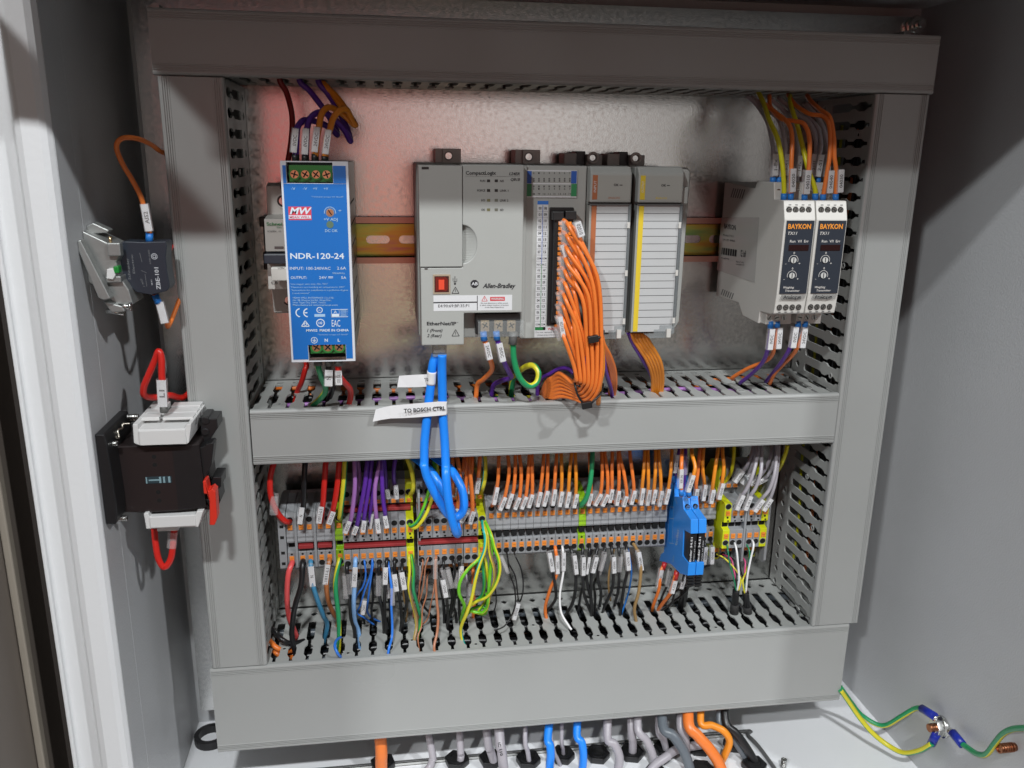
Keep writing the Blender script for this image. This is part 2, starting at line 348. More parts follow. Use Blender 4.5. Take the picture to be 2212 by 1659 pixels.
# bare flange strip of the tall duct's back against the plate
# ------------------------------------------------------------------ DIN rails
def rail(label, x0, x1, zc):
    pr = [(-7.5, 17.5), (-7.5, 12.6), (-1.0, 12.6), (-1.0, -12.6), (-7.5, -12.6), (-7.5, -17.5), (-6.5, -17.5), (-6.5, -13.6), (-.1, -13.6), (-.1, 13.6), (-6.5, 13.6), (-6.5, 17.5)]
    b = MB(); 
    # lips, black strips painted in for the shade lines beside them, side webs
    b.box(x0, x1, -7.5, -6.5, zc+12.9, zc+17.5, RAILP); b.box(x0, x1, -7.5, -6.5, zc-17.5, zc-12.9, RAILP); b.box(x0, x1, -7.55, -6.4, zc+12.4, zc+12.9, BLACKM); b.box(x0, x1, -7.55, -6.4, zc-12.9, zc-12.0, BLACKM)
    b.box(x0, x1, -6.5, -.1, zc+12.6, zc+13.6, RAIL); b.box(x0, x1, -6.5, -.1, zc-13.6, zc-12.6, RAIL)
    # floor of the hat with its long slots left open
    L, P, hz = 18., 25., 3.1
    b.box(x0, x1, -1.1, -.1, zc+hz, zc+12.6, RAIL); b.box(x0, x1, -1.1, -.1, zc-12.6, zc-hz, RAIL)
    x = x0
    while x < x1:
        a, c = x+L, min(x+P, x1)
        if a < x1:
            n = 7; le = [(a-hz*math.cos(t)+hz*0, zc+hz*math.sin(t)) for t in [math.pi/2-math.pi*i/(n-1) for i in range(n)]]
            pts = [(a, zc+hz)]+[(a-hz+hz*math.cos(t), zc+hz*math.sin(t)) for t in [math.pi/2-math.pi*i/8 for i in range(9)]]+[(a, zc-hz)]
            b.box(a, c, -1.1, -.1, zc-hz, zc+hz, RAIL)
            for sx, cx in ((1, a-hz), (-1, c+hz)):
                for sg in (1, -1):
                    arc = [(cx+sx*hz*math.sin(t), zc+sg*hz*math.cos(t)) for t in [math.pi/2*i/5 for i in range(6)]]
                    b.prism(arc+[(cx+sx*hz, zc+sg*hz)], 'y', -1.1, -.1, RAIL)
        x += P
    t = Thing('mounting_rail', label, 'rail', ((x0+x1)/2, 0, zc), 'yellow passivated mounting rails'); t.part('rail', b, recalc=True); return t
rail('yellow passivated rail carrying the power supply and the controller', -160, 262, 79.6)
rail('yellow passivated rail hidden behind the rows of terminal blocks', -158, 262, -146.5)
# black feet of end clamps on the upper rail, left of the circuit breaker
ec = Thing('end_clamp', 'small black end clamp on the upper rail left of the circuit breaker', 'clamp', (-157, -8, 79.6))
b = MB(); b.box(-160.5, -153, -22, -7.6, 91, 98, BLACK); b.box(-159, -152, -15, -7.6, 72, 91, DGREY); b.box(-159, -151.5, -24, -7.6, 60, 73, BLACK); ec.part('body', b, bev=.6)
def arc(mb, c, r, a0, a1, th, y_, m, n=14):
    v = []; 
    for i in range(n+1):
        t = math.radians(a0+(a1-a0)*i/n)
        for rr_ in (r-th/2, r+th/2): v.append((c.x+rr_*math.cos(t), y_, c.z+rr_*math.sin(t)))
    mb.add(v, [(2*i, 2*i+1, 2*i+3, 2*i+2) for i in range(n)], m)
# ================================================================== UPPER ROW OF DEVICES
# ---- circuit breaker
cb = Thing('circuit_breaker', 'white miniature circuit breaker half hidden behind the blue power supply', 'circuit breaker', (-142, -8, 79))
X0, X1 = -150.5, -132.8
pf = [(-8, 121), (-40, 123), (-48, 121), (-50, 102), (-68, 100), (-70, 78.5), (-62, 78), (-62, 71), (-67, 70), (-69, 52.5), (-52, 51.5), (-50, 33), (-42, 31), (-8, 33)]
b = MB(); b.prism(pf, 'x', X0, X1, IVORY); cb.part('body', b, bev=.5)
b = MB(); b.box(X0-.4, X1, -78, -62.1, 71.2, 77.6, NAVY); b.box(X0+4, X1, -80, -74, 60, 69, IVORY); cb.part('toggle', b, bev=.6)
for z in (111, 42): b = MB(); b.cyl((-139.5, -50.6, z), (-139.5, -49, z), 5.4, IVORY, 20); b.cyl((-139.5, -50.8, z), (-139.5, -49, z), 4.0, BLACK, 20); screw(b, (-139.5, -50.85, z), 2.6, STEEL); cb.part('terminal', b)
b = MB()
tx(b, 'k', 92, 612, 272, 612, 36, 'Schnei', -69.2, GRN, bold=.02); tx(b, 'k', 215, 642, 272, 642, 20, 'Elec', -69.2, GRN)
tx(b, 'k', 103, 688, 205, 688, 18, 'iC60N', -69.6, INK); tx(b, 'k', 235, 688, 262, 688, 18, 'C', -69.6, INK)
rect(b, 'k', 185, 858, 290, 886, -70.3, mat('grey_stripe', (.16, .13, .13), .5)); tx(b, 'k', 228, 1125, 300, 1125, 26, 'I.ON', -80.2, INK)
tx(b, 'k', 148, 1300, 222, 1300, 36, 'C6', -69.3, INK); cb.part('printing', b, recalc=False)
# ---- power supply
psx0, psx1, psz0, psz1 = -131.6, -91.3, 13.4, 138.6
ps = Thing('power_supply', 'tall power supply with bright blue front between white edges', 'power supply', (-111, -8, 76))
CASE = mat('power_supply_case_metal', (.42, .42, .40), .38, .85, var=.05, vs=60)
b = MB(); b.box(psx0+.6, psx1-.6, -112, -8, psz0+.6, psz1-.6, CASE)
for k in range(7):
    b.box(psx1-.62, psx1-.5, -100, -30, psz0+14+k*14, psz0+15.2+k*14, BLACKM)
for k in range(9): b.box(psx1-14+k*1.3-4, psx1-13.5+k*1.3-4, -104, -70, psz1-.62, psz1-.5, BLACKM)
ps.part('case', b, bev=.5)
ox0 = at('f', 268, 1215, -121).x; ox1 = at('f', 926, 1215, -121).x; oz = at('f', 600, 1535, -121).z
ux0 = at('e', 462, 900, -121).x; ux1 = at('e', 878, 900, -121).x; uz = at('e', 600, 868, -121).z
b = MB(); F0, F1 = -121, -112
WF = mat('white_front_frame', (.60, .62, .66), .4)
b.box(psx0, ox0, F0, F1, oz, psz1, WF); b.box(ox1, psx1, F0, F1, oz, psz1, WF); b.box(psx0, psx1, F0, F1, uz, oz, WF)
b.box(psx0, ux0, F0, F1, psz0, uz, WF); b.box(ux1, psx1, F0, F1, psz0, uz, WF)
b.box(ox0, ox1, F0, F0+.8, psz1-.7, psz1, WF); b.box(ux0, ux1, F0, F0+.8, psz0, psz0+.7, WF)
ps.part('front_frame', b)
b = MB(); y = F0-.25; bi = 1.9
b.box(psx0+1.2, ox0-.2, y, F0, oz, psz1-2.6, BLUE); b.box(ox1+.2, psx1-1.5, y, F0, oz, psz1-2.6, BLUE); b.box(psx0+1.2, psx1-1.5, y, F0, uz, oz-.3, BLUE)
b.box(psx0+1.2, ux0-.2, y, F0, psz0+1.8, uz, BLUE); b.box(ux1+.2, psx1-1.5, y, F0, psz0+1.8, uz, BLUE); ps.part('blue_panel', b)
def green_block(x0, x1, z0, z1, n, lip, tint):
    b = MB(); b.box(x0, x1, -112.2, -111.8, z0, z1, BLACKM)
    zs = z0+lip
    b.box(x0+1.2, x1-.5, -118.5, -112, zs-4.4, z1-1.6 if lip < 6 else z1-.8, TGREEN); wd = (x1-x0-2)/n
    for k in range(n):
        cx = x0+1.4+wd*(k+.5); b.cyl((cx, -119.4, zs), (cx, -112, zs), wd*.53, TGREEN, 24); b.ring((cx, -119.4, zs), (0, -1, 0), wd*.53, wd*.40, .7, TGREEN, 24)
    o_ = ps.part('terminal_block', b)
    for k in range(n):
        cx = x0+1.4+wd*(k+.5); b = MB(); screw(b, (cx, -119.45, zs), wd*.39, BRASS, h=.3, cross=True); ps.part('screw', b, parent=o_)
green_block(ox0, ox1, oz, psz1-.8, 4, 5.2, 0)
green_block(ux0, ux1, psz0+.8, uz, 3, 8.4, 0)
b = MB(); y = F0-.42; W_ = INKW
for u, s_ in ((345, '-V'), (512, '-V'), (655, '+V'), (808, '+V')): tx(b, 'f', u, 1628, u+62, 1628, 36, s_, y, INKB)
tx(b, 'B', 556, 1016, 805, 1018, 9, '"Terminal torque 0.5 Nm/5"', y, INKB)
rect(b, 'B', 374, 1088, 558, 1193, y+.1, mat('red_logo', (.60, .06, .09), .4)); tx(b, 'B', 388, 1146, 545, 1146, 50, 'MW', y-.1, INKW, ital=.18, bold=.03)
rect(b, 'B', 378, 1156, 552, 1183, y-.05, INKW); tx(b, 'B', 386, 1178, 545, 1178, 17, 'MEAN WELL', y-.15, mat('red_logo', 0), bold=.02)
c_ = at('B', 700, 1135, y); arc(b, c_, 3.4, -10, 190, .35, y, INKB, 20); b.cyl(c_+Vector((0, .2, 0)), c_, 2.6, CASE, 20); screw(b, c_, 2.0, BRASS, h=.2)
c_ = at('B', 700, 1228, y); b.cyl(c_+Vector((0, .2, 0)), c_, 2.2, mat('dull_led', (.10, .17, .12), .3), 20)
tx(b, 'B', 765, 1130, 790, 1130, 22, '+', y, INKB); tx(b, 'B', 652, 1197, 760, 1199, 22, '+V ADJ', y, INKB, bold=.01); tx(b, 'B', 662, 1286, 760, 1286, 21, 'DC OK', y, INKB, bold=.01)
tx(b, 'B', 392, 1494, 810, 1494, 44, 'NDR-120-24', y, W_, bold=.015)
tx(b, 'e', 258, 34, 710, 34, 32, 'INPUT: 100-240VAC', y, W_); tx(b, 'e', 782, 32, 882, 32, 32, '2.6A', y, W_); tx(b, 'e', 732, 82, 868, 82, 20, '50/60Hz', y, INKB)
tx(b, 'e', 268, 136, 446, 136, 30, 'OUTPUT:', y, W_); tx(b, 'e', 582, 136, 668, 136, 30, '24V', y, W_); tx(b, 'e', 828, 136, 884, 136, 30, '5A', y, W_)
rect(b, 'e', 682, 110, 738, 115, y, W_); rect(b, 'e', 682, 122, 738, 127, y, W_)
for v, s_, u0, u1 in ((198, '"Use copper wire only, Min. 75C"', 262, 680), (232, '"Maximum surrounding air temperature: 50C"', 265, 868), (266, '"Instructions for installation in a pollution degree', 272, 905), (300, '2 environment"', 285, 478)):
    tx(b, 'e', u0, v+4, u1, v+2, 17, s_, y, INKB)
for v, s_, u1 in ((354, 'MEAN WELL ENTERPRISES CO.,LTD.', 750), (381, 'No. 28, Wuquan 3rd Rd., Wugu Dist.,', 722), (407, 'New Taipei City 24891, Taiwan', 656), (434, 'Manufactured international.com', 790)):
    tx(b, 'e', 292, v, u1, v, 17, s_, y, INKB, bold=.008)
for u in (372, 458):
    c_ = at('e', u, 512, y); arc(b, c_, 2.55, 95, 265, .7, y, W_)
    if u == 458: b.box(c_.x-2.4, c_.x-.3, y, y+.1, c_.z-.33, c_.z+.33, W_)
c_ = at('e', 588, 482, y); arc(b, c_, 1.7, 0, 360, .45, y, W_, 24); tx(b, 'e', 572, 492, 604, 492, 18, 'UL', y, W_); rect(b, 'e', 530, 528, 650, 556, y+.05, INKB)
rect(b, 'e', 716, 474, 902, 477, y, W_); rect(b, 'e', 716, 556, 902, 559, y, W_); rect(b, 'e', 898, 474, 902, 556, y, W_); rect(b, 'e', 716, 477, 724, 556, y, W_); rect(b, 'e', 716, 525, 810, 556, y, W_); rect(b, 'e', 804, 474, 810, 556, y, W_)
for k in range(5): rect(b, 'e', 820, 484+k*14, 888, 488+k*14, y, INKB)
tx(b, 'e', 745, 518, 782, 518, 30, 'A', y, W_)
c_ = at('e', 430, 640, y); 
for a_, d_ in (((-2.5, -1.4), (2.5, -1.4)), ((-2.5, -1.4), (0, 2.3)), ((0, 2.3), (2.5, -1.4))):
    p, q = Vector((c_.x+a_[0], y, c_.z+a_[1])), Vector((c_.x+d_[0], y, c_.z+d_[1])); dd = (q-p); nn = Vector((-dd.z, 0, dd.x)).normalized()*.25; b.add([p-nn, q-nn, q+nn, p+nn], [(0, 1, 2, 3)], W_)
arc(b, at('e', 430, 640, y), .8, 0, 360, .4, y, W_, 16)
c_ = at('e', 598, 626, y); arc(b, c_, 2.4, 0, 360, .55, y, W_, 26); tx(b, 'e', 578, 640, 618, 640, 28, '10', y, W_, bold=.02); tx(b, 'e', 724, 666, 818, 666, 76, 'EAC', y, W_)
tx(b, 'e', 440, 722, 565, 720, 26, 'MW02', y, W_, bold=.02); tx(b, 'e', 590, 720, 912, 718, 26, 'MADE IN CHINA', y, W_, bold=.02); tx(b, 'e', 565, 762, 905, 760, 14, '"Terminal torque 0.5 Nm/5"', y, INKB)
c_ = at('e', 529, 818, y); arc(b, c_, 1.9, 0, 360, .35, y, W_, 24); b.box(c_.x-.18, c_.x+.18, y, y+.1, c_.z, c_.z+1.4, W_)
for k, hw in ((0, 1.2), (-.5, .8), (-1.0, .4)): b.box(c_.x-hw, c_.x+hw, y, y+.1, c_.z+k-.14, c_.z+k+.14, W_)
tx(b, 'e', 645, 834, 680, 834, 34, 'N', y, W_, bold=.02); tx(b, 'e', 790, 832, 816, 832, 32, 'L', y, W_, bold=.02)
ps.part('printing', b, recalc=False)
# ---- controller
pc = Thing('controller', 'wide grey programmable controller with left door and upright input strip', 'controller', (9, -8, 79))
b = MB(); b.box(-48.5, 65, -80, -8, 20, 137.8, PALE2); pc.part('rear_housing', b, bev=1.5)
hc = at('C', 388, 690, -106); rad = (at('C', 478, 690, -106)-hc).length
half = [(hc.x+rad*math.cos(t), hc.z+rad*1.3*math.sin(t)) for t in [math.pi/2-math.pi*i/20 for i in range(21)]]
b = MB()
b.prism([(-20.0, 137.4), (20.2, 137.6), (20.2, 41), (-19.2, 41), (-19.2, 19.4), (-47.7, 19.4), (-47.7, 71.8), (-20.0, 71.8)]+half[::-1], 'y', -106, -80, PALE); pc.part('front_housing', b, bev=.7)
b = MB(); n = len(half)
b.add([(x, -105.6+0*(x), z) for x, z in half]+[(hc.x, -101, z) for x, z in half], [(i, i+1, n+i+1, n+i) for i in range(n-1)], PALE); pc.part('finger_recess', b)
b = MB(); b.box(-47.9, -20.3, -107, -82, 72.4, 136.7, PALE); b.box(-46, -41.5, -107.2, -106.9, 134.2, 135.8, BLACK); b.box(-45, -43, -106.5, -105, 70.6, 72.2, DGREY); pc.part('door', b, bev=.5)
b = MB(); b.box(20.4, 64.8, -93, -80, 20, 137.2, PALE); b.box(20.4, 24, -95, -93, 20.6, 137, PALE); b.box(-18.8, 20.2, -93, -80, 21.5, 40.8, PALE); pc.part('terminal_side_housing', b, bev=.7)
for xa, xb in ((-32.9, -14.4), (25.5, 44)):
    b = MB(); b.box(xa, xb, -30, -8, 136, 147.5, IVORY); m_ = (xa+xb)/2
    b.box(m_-4.1, m_+4.1, -34, -30, 137, 147, IVORY); b.ring((m_, -34, 142.5), (0, -1, 0), 3.3, 2.4, .8, PALE2); b.cyl((m_, -34.15, 142.5), (m_, -34, 142.5), 2.4, ZINC, 16); pc.part('mounting_latch', b, bev=.8)
# usb port
b = MB(); q0 = at('C', 205, 878, -106); q1 = at('C', 313, 998, -106); b.box(q0.x, q1.x, -106.5, -104, q1.z, q0.z, mat('cream_metal', (.55, .48, .36), .35, .6)); b.box(q0.x+.9, q1.x-.9, -106.6, -104, q1.z+1.1, q0.z-1.1, mat('dark_red_inside', (.05, .008, .005), .5))
b.prism([(q0.x+1.6, q1.z+1.8), (q0.x+1.6, q0.z-1.8), (q1.x-3, q0.z-1.8), (q1.x-1.6, q0.z-3.2), (q1.x-1.6, q1.z+3.2), (q1.x-3, q1.z+1.8)], 'y', -106.7, -106, mat('usb_dark', (.16, .01, .005), .4)); b.box(q0.x+3.6, q1.x-4, -107.4, -106, q1.z+3, q0.z-3.4, mat('usb_orange', (.75, .07, .03), .35)); pc.part('data_port', b)
# labels
b = MB(); y = -106.15; rect(b, 'C', 208, 1010, 697, 1100, y, LABEL); rect(b, 'C', 208, 1050, 480, 1054, y-.1, INK); rect(b, 'C', 479, 1010, 483, 1100, y-.1, INK)
tx(b, 'C', 238, 1083, 430, 1081, 18, 'E4:90:69:BF:35:F1', y-.15, INK); rect(b, 'C', 561, 1018, 652, 1042, y-.1, REDI); tx(b, 'C', 567, 1036, 645, 1036, 13, 'WARNING', y-.25, LABEL, bold=.02)
for v, s_, u0, u1 in ((1060, 'Do not disconnect while circuit', 503, 672), (1073, 'is alive unless location is known', 498, 676), (1086, 'to be Non-Hazardous', 528, 645)): tx(b, 'C', u0, v, u1, v, 8, s_, y-.15, INK)
for cc, m_, s_ in (((526, 1030), REDI, 1), ((345, 978), INK, 1.25), ((346, 1243), INK, 1.3)):
    c_ = at('C', cc[0], cc[1], y-.1); r_ = 1.9*s_
    for a_, d_ in (((-1, -.8), (1, -.8)), ((-1, -.8), (0, 1)), ((0, 1), (1, -.8))):
        p, q = Vector((c_.x+a_[0]*r_, c_.y, c_.z+a_[1]*r_)), Vector((c_.x+d_[0]*r_, c_.y, c_.z+d_[1]*r_)); dd = (q-p); nn = Vector((-dd.z, 0, dd.x)).normalized()*.17; b.add([p-nn, q-nn, q+nn, p+nn], [(0, 1, 2, 3)], m_)
    b.box(c_.x-.14, c_.x+.14, c_.y, c_.y+.05, c_.z-.4*r_, c_.z+.4*r_, m_)
tx(b, 'C', 409, 257, 598, 257, 22, 'CompactLogix', y, INK, bold=.025); tx(b, 'C', 678, 260, 745, 261, 18, 'L24ER', y, INK, ital=.2, bold=.02); rect(b, 'C', 408, 266, 746, 270, y, INK); tx(b, 'C', 686, 295, 744, 296, 17, 'QB1B', y, INK, ital=.2, bold=.02)
OL = mat('unlit_lamp', (.16, .15, .07), .4)
for v, l_, r__, k in ((302, 'RUN', 'NS', 0), (362, 'FORCE', 'LINK 1', 0), (423, 'I/O', 'LINK 2', 1), (482, 'OK', 'SD', 1)):
    wl = {'RUN': 32, 'FORCE': 50, 'I/O': 24, 'OK': 24}[l_]; wr = {'NS': 24, 'LINK 1': 52, 'LINK 2': 52, 'SD': 22}[r__]
    tx(b, 'C', 530-wl, v, 530, v, 13, l_, y, INK, bold=.02); tx(b, 'C', 622, v+1, 622+wr, v+1, 13, r__, y, INK, bold=.02)
    rect(b, 'C', 541, v-15, 561, v+2, y, BLACK if not k else OL); rect(b, 'C', 589, v-15, 609, v+2, y, BLACK if not k else mat('unlit_lamp_grey', (.14, .14, .11), .4))
c_ = at('C', 464, 937, y); b.cyl(c_+Vector((0, .1, 0)), c_, 2.85, INK, 8, ph=math.pi/8); tx(b, 'C', 445, 945, 484, 945, 19, 'AB', y-.1, LABEL, bold=.02)
tx(b, 'C', 515, 962, 714, 962, 28, 'Allen-Bradley', y, INK, ital=.22, bold=.03)
tx(b, 'C', 167, 1194, 350, 1194, 21, 'EtherNet/IP', y, INK, bold=.03); tx(b, 'C', 352, 1180, 362, 1180, 5, 'TM', y, INK); tx(b, 'C', 168, 1236, 262, 1236, 19, '1 (Front)', y, INK, ital=.2, bold=.02); tx(b, 'C', 168, 1268, 256, 1268, 19, '2 (Rear)', y, INK, ital=.2, bold=.02)
# usb trident
c_ = at('C', 342, 912, y); b.box(c_.x-.2, c_.x+.2, y, y+.1, c_.z-2.6, c_.z+2.4, INK); b.cyl((c_.x, y+.1, c_.z-2.6), (c_.x, y, c_.z-2.6), .7, INK, 10); b.box(c_.x-1.4, c_.x-1.1, y, y+.1, c_.z-.6, c_.z+1.3, INK); b.box(c_.x+1.1, c_.x+1.4, y, y+.1, c_.z-1, c_.z+.9, INK); b.box(c_.x-1.2, c_.x+1.2, y, y+.1, c_.z-1.4, c_.z-1.1, INK)
pc.part('printing', b, recalc=False)
# status window of the inputs
b = MB(); y = -94.2; rect(b, 'C', 783, 224, 1101, 402, y+.6, PALE, .8); rect(b, 'C', 785, 228, 1098, 400, y+.3, LABEL); rect(b, 'C', 818, 236, 1070, 310, y+.15, mat('grey_legend', (.36, .37, .35), .4)); rect(b, 'C', 818, 316, 1070, 390, y+.15, mat('grey_legend', 0))
for u in (786, 1066): rect(b, 'C', u, 234, u+32, 312, y+.1, BLUI); rect(b, 'C', u, 314, u+32, 392, y+.1, mat('green_legend', (.03, .24, .09), .5))
for r_, v in enumerate((247, 283, 296, 330, 345, 374)):
    for k in range(8):
        u = 832+k*32
        if r_ in (1, 2, 3): rect(b, 'C', u-4, v-5, u+5, v+5, y, DGREY)
        if r_ in (0, 4): tx(b, 'C', u-4, v+6, u+4, v+6, 11, str(k), y, INK)
        if r_ == 5: tx(b, 'C', u-7, v+8, u+8, v+8, 10, str(k+8), y, INK)
pc.part('status_window', b)
# upright legend strip
b = MB(); y = -93.2
def strip(v):  # left edge of strip at height v in crop C
    return 858+(v-420)*(838-858)/(1225-420)
a0, a1, a2, a3 = at('C', 857, 420, y), at('C', 923, 420, y), at('C', 905, 1225, y), at('C', 838, 1225, y)
xl, xr = (a0.x+a3.x)/2, (a1.x+a2.x)/2; b.box(xl, xr, y, y+.3, a3.z, a0.z, LABEL); b.box(xl-.3, xr+.3, y+.1, y+.3, a3.z-3.4, a3.z, LABEL)
b.box(xl, xr, y-.1, y, a0.z-2.4, a0.z, mat('bright_blue_print', (.03, .18, .62), .4)); b.box(xl, xr*.5+xl*.5+2, y-.1, y, a3.z, a3.z+2, GRN); xm = (xl+xr)/2
rows = ['00 08', '01 09', '02 10', '03 11', '04 12', '05 13', '06 14', '07 15', 'COM COM', 'N.C N.C', '+V +V', '00 08', '01 09', '02 10', '03 11', '04 12', '05 13', '06 14', '07 15', 'COM COM']
zt, zb_ = a0.z-2.8, a3.z+2.2; st = (zt-zb_)/20
for k, r_ in enumerate(rows):
    z = zt-st*(k+1); l_, q_ = r_.split(' '); hh = st*.42 if len(l_) < 3 else st*.3
    for s_, xc in ((l_, (xl+xm)/2), (q_, (xm+xr)/2)):
        ww = 1.9 if len(s_) < 3 else 2.9; b.text(s_, (xc-ww/2, y-.12, z+st*.3), (ww, 0, 0), (0, 0, hh), INK, bold=.015)
    b.box(xl, xr, y-.1, y, z-.08, z+.08, mat('grey_rule', (.25, .25, .27), .5))
b.box(xm-.18, xm+.18, y-.12, y, zt-st*9.5, zt, BLUI); b.box(xm-.18, xm+.18, y-.12, y, zb_, zt-st*9.5, GRN)
wx = at('C', 918, 1225, y); b.text('WARNING', (wx.x, y-.1, wx.z), (12, 0, 0), (0, 0, 1.8), REDI, bold=.02); b.box(xl-.3, xr+16, y, y+.2, wx.z-5, wx.z+2.4, LABEL)
b.text('Do not remove RTB Unless', (xl+.6, y-.1, wx.z-1.9), (21, 0, 0), (0, 0, 1.1), INK); b.text('Unless area is Non-Hazardous', (xl+1.6, y-.1, wx.z-3.8), (20, 0, 0), (0, 0, 1.1), INK); pc.part('legend_strip', b, recalc=False)
# wiring connector
b = MB(); k0, k1 = at('C', 935, 460, -93), at('C', 1080, 460, -93); kb = at('C', 912, 1192, -93)
b.box(k0.x-.6, k0.x+16, -94.2, -92.5, kb.z, k0.z, BLACK); b.box(k0.x+1.6, k0.x+14.5, -101, -94, kb.z+3, k0.z-6, BLACK)
b.box(k0.x+.2, k0.x+7.5, -103, -94, k0.z-8, k0.z-2.2, BLACK); b.box(k0.x+8.5, k0.x+16, -103, -94, k0.z-7.5, k0.z-1.8, BLACK); pc.part('wiring_connector', b, bev=.5)
b = MB()
for k in range(20):
    z = k0.z-10-k*3.35
    for xx in (k0.x+4.2, k0.x+10.6): b.box(xx, xx+2.4, -101.8, -100.9, z-1.1, z+1.1, TOR)
pc.part('release_levers', b)
# power terminals under a clear cover
b = MB(); t0, t1 = at('C', 470, 1122, -100), at('C', 745, 1240, -100); b.box(t0.x, t1.x, -101, -92, t1.z-.5, t0.z, BLACK); tb = pc.part('power_terminals', b, bev=.4)
for u in (530, 614, 694):
    b = MB(); c_ = at('C', u, 1190, -103); b.box(c_.x-2.9, c_.x+2.9, -101.8, -100.9, c_.z-5.0, c_.z+2.6, mat('tinned_plate', (.66, .58, .42), .32, .9)); screw(b, (c_.x, -101.8, c_.z-.6), 2.6, mat('tinned_plate', 0), h=1.4, cross=True); pc.part('terminal_screw', b, parent=tb)
b = MB(); b.box(t0.x+1, t1.x+1.5, -107.6, -106.8, t1.z-1, t0.z-4.2, CLEAR3); b.box(t0.x+1, t1.x+1.5, -106.8, -101, t0.z-4.9, t0.z-4.2, CLEAR3); b.box(t1.x+.7, t1.x+1.5, -106.8, -101, t1.z-1, t0.z-4.9, CLEAR3); pc.part('terminal_guard', b)
b = MB(); tx(b, 'C', 500, 1268, 566, 1268, 17, '24VDC', -93.15, INK); tx(b, 'C', 590, 1268, 632, 1268, 17, 'COM', -93.15, INK); rect(b, 'C', 570, 1250, 574, 1275, -93.15, INK); rect(b, 'C', 651, 1250, 655, 1275, -93.15, INK); pc.part('terminal_marking', b, recalc=False)
# ---- the two extension modules and the end cap
def module(x0, x1, label, colr, word, right_gap):
    m = Thing('extension_module', label, 'module', ((x0+x1)/2, -8, 79), 'extension modules right of the controller')
    b = MB(); b.box(x0, x1, -92, -8, 22, 137, PALE2); m.part('body', b, bev=.8)
    b = MB(); b.prism([(-92, 113.4), (-101, 113.8), (-101, 133), (-97, 137), (-92, 137.6)], 'x', x0+.3, x1-.3, PALE); hd = m.part('head', b, bev=.9)
    b = MB(); b.box(x0+1.6, x0+5, -101.25, -101, 115.8, 131.6, colr); b.box(x0+5, x1-1.2, -101.15, -101, 115.2, 131.4, mat('head_label_grey', (.36, .36, .33), .45)); m.part('colour_tab', b, parent=hd)
    b = MB(); b.text(word, (x0+4.1, -101.4, 120.5), (0, 0, 7.5), (-1.7, 0, 0), LABEL); b.text('OK', (x0+16, -101.3, 124.6), (3.4, 0, 0), (0, 0, 1.5), INK, bold=.02); b.box(x0+20, x0+22, -101.3, -101.2, 125, 125.5, INK)
    b.text('ANALOG', (x0+12.5, -101.3, 116.3), (8, 0, 0), (0, 0, 1.3), colr); m.part('printing', b, parent=hd, recalc=False)
    b = MB(); b.box(x0+1.2, x1-1.8, -100.6, -97, 25, 112, mat('grey_white_card', (.47, .48, .48), .4, var=.04, vs=60))
    for k in range(16): b.box(x0+1.6, x1-2.2, -100.75, -100.6, 106.6-k*5.1, 106.85-k*5.1, INK)
    dr_ = m.part('label_door', b)
    b = MB(); b.box(x0+1.6, x0+5, -100.9, -100.75, 25.4, 111.8, colr)
    if colr is YEL:
        pass
    m.part('colour_stripe', b, parent=dr_)
    b = MB(); b.box(x1-1.9, x1-.2, -102, -92, 30, 112.6, CLEAR2); b.box(x0, x0+1.2, -101.4, -92, 25, 112.6, PALE2); b.box(x0, x1-.2, -102, -96, 112.1, 113, DGREY); b.box(x1-.45, x1-.2, -102.1, -92, 30, 112.6, DGREY)
    b.prism([(x0+10, 23.5), (x0+17, 23.5), (x0+17, 26.5), (x0+21, 26.5), (x0+21, 29.5), (x1-.2, 29.5), (x1-.2, 24), (x1-6, 20.5), (x0+14, 20.5)], 'y', -101, -93, CLEAR2); b.box(x1-6, x1-3, -102.2, -95, 21, 27, IVORY)
    for z in (99, 66.5, 33): b.box(x1-2.4, x1-.6, -102.3, -101.9, z-2, z+2, IVORY); 
    m.part('door_frame', b)
    cxs = (x0+x1)/2
    b = MB(); b.box(x0-3, x0+6.5, -28, -8, 136, 145.6, PALE); b.box(x0+6.5, x0+14, -24, -8, 136, 147, BLACK); b.box(x0+14, x0+26, -28, -8, 136, 144.8, PALE)
    b.ring((x0+18, -30, 142.4), (0, -1, 0), 4.4, 2.6, 2.5, IVORY); b.cyl((x0+18, -30.1, 142.4), (x0+18, -28, 142.4), 2.7, ZINC, 16); m.part('mounting_latch', b, bev=.6)
    return m
m1 = module(65.4, 94.2, 'analog input module with rust orange stripe next to the controller', ORB, 'INPUT', 0)
m2 = module(98.2, 130.2, 'analog output module with yellow stripe beside the end cap', YEL, 'OUTPUT', 0)
ecp = Thing('bus_terminator', 'grey rounded end cap closing the right side of the output module', 'end cap', (136, -8, 79))
b = MB(); b.prism([(130.4, 20), (130.4, 136.5), (146.5, 136.5), (149.5, 133.5), (148, 23), (145, 20)], 'y', -60, -8, PALE2); b.prism([(130.4, 24), (130.4, 136), (136, 136), (137.5, 134), (136.5, 30), (134, 26)], 'y', -92, -60, PALE); ecp.part('shell', b, bev=1.4)
b = MB(); b.box(131, 133.6, -94, -92, 34, 116, CLEAR2); b.box(130.6, 135, -97, -92, 113, 124, PALE); ecp.part('rib', b, bev=.5)
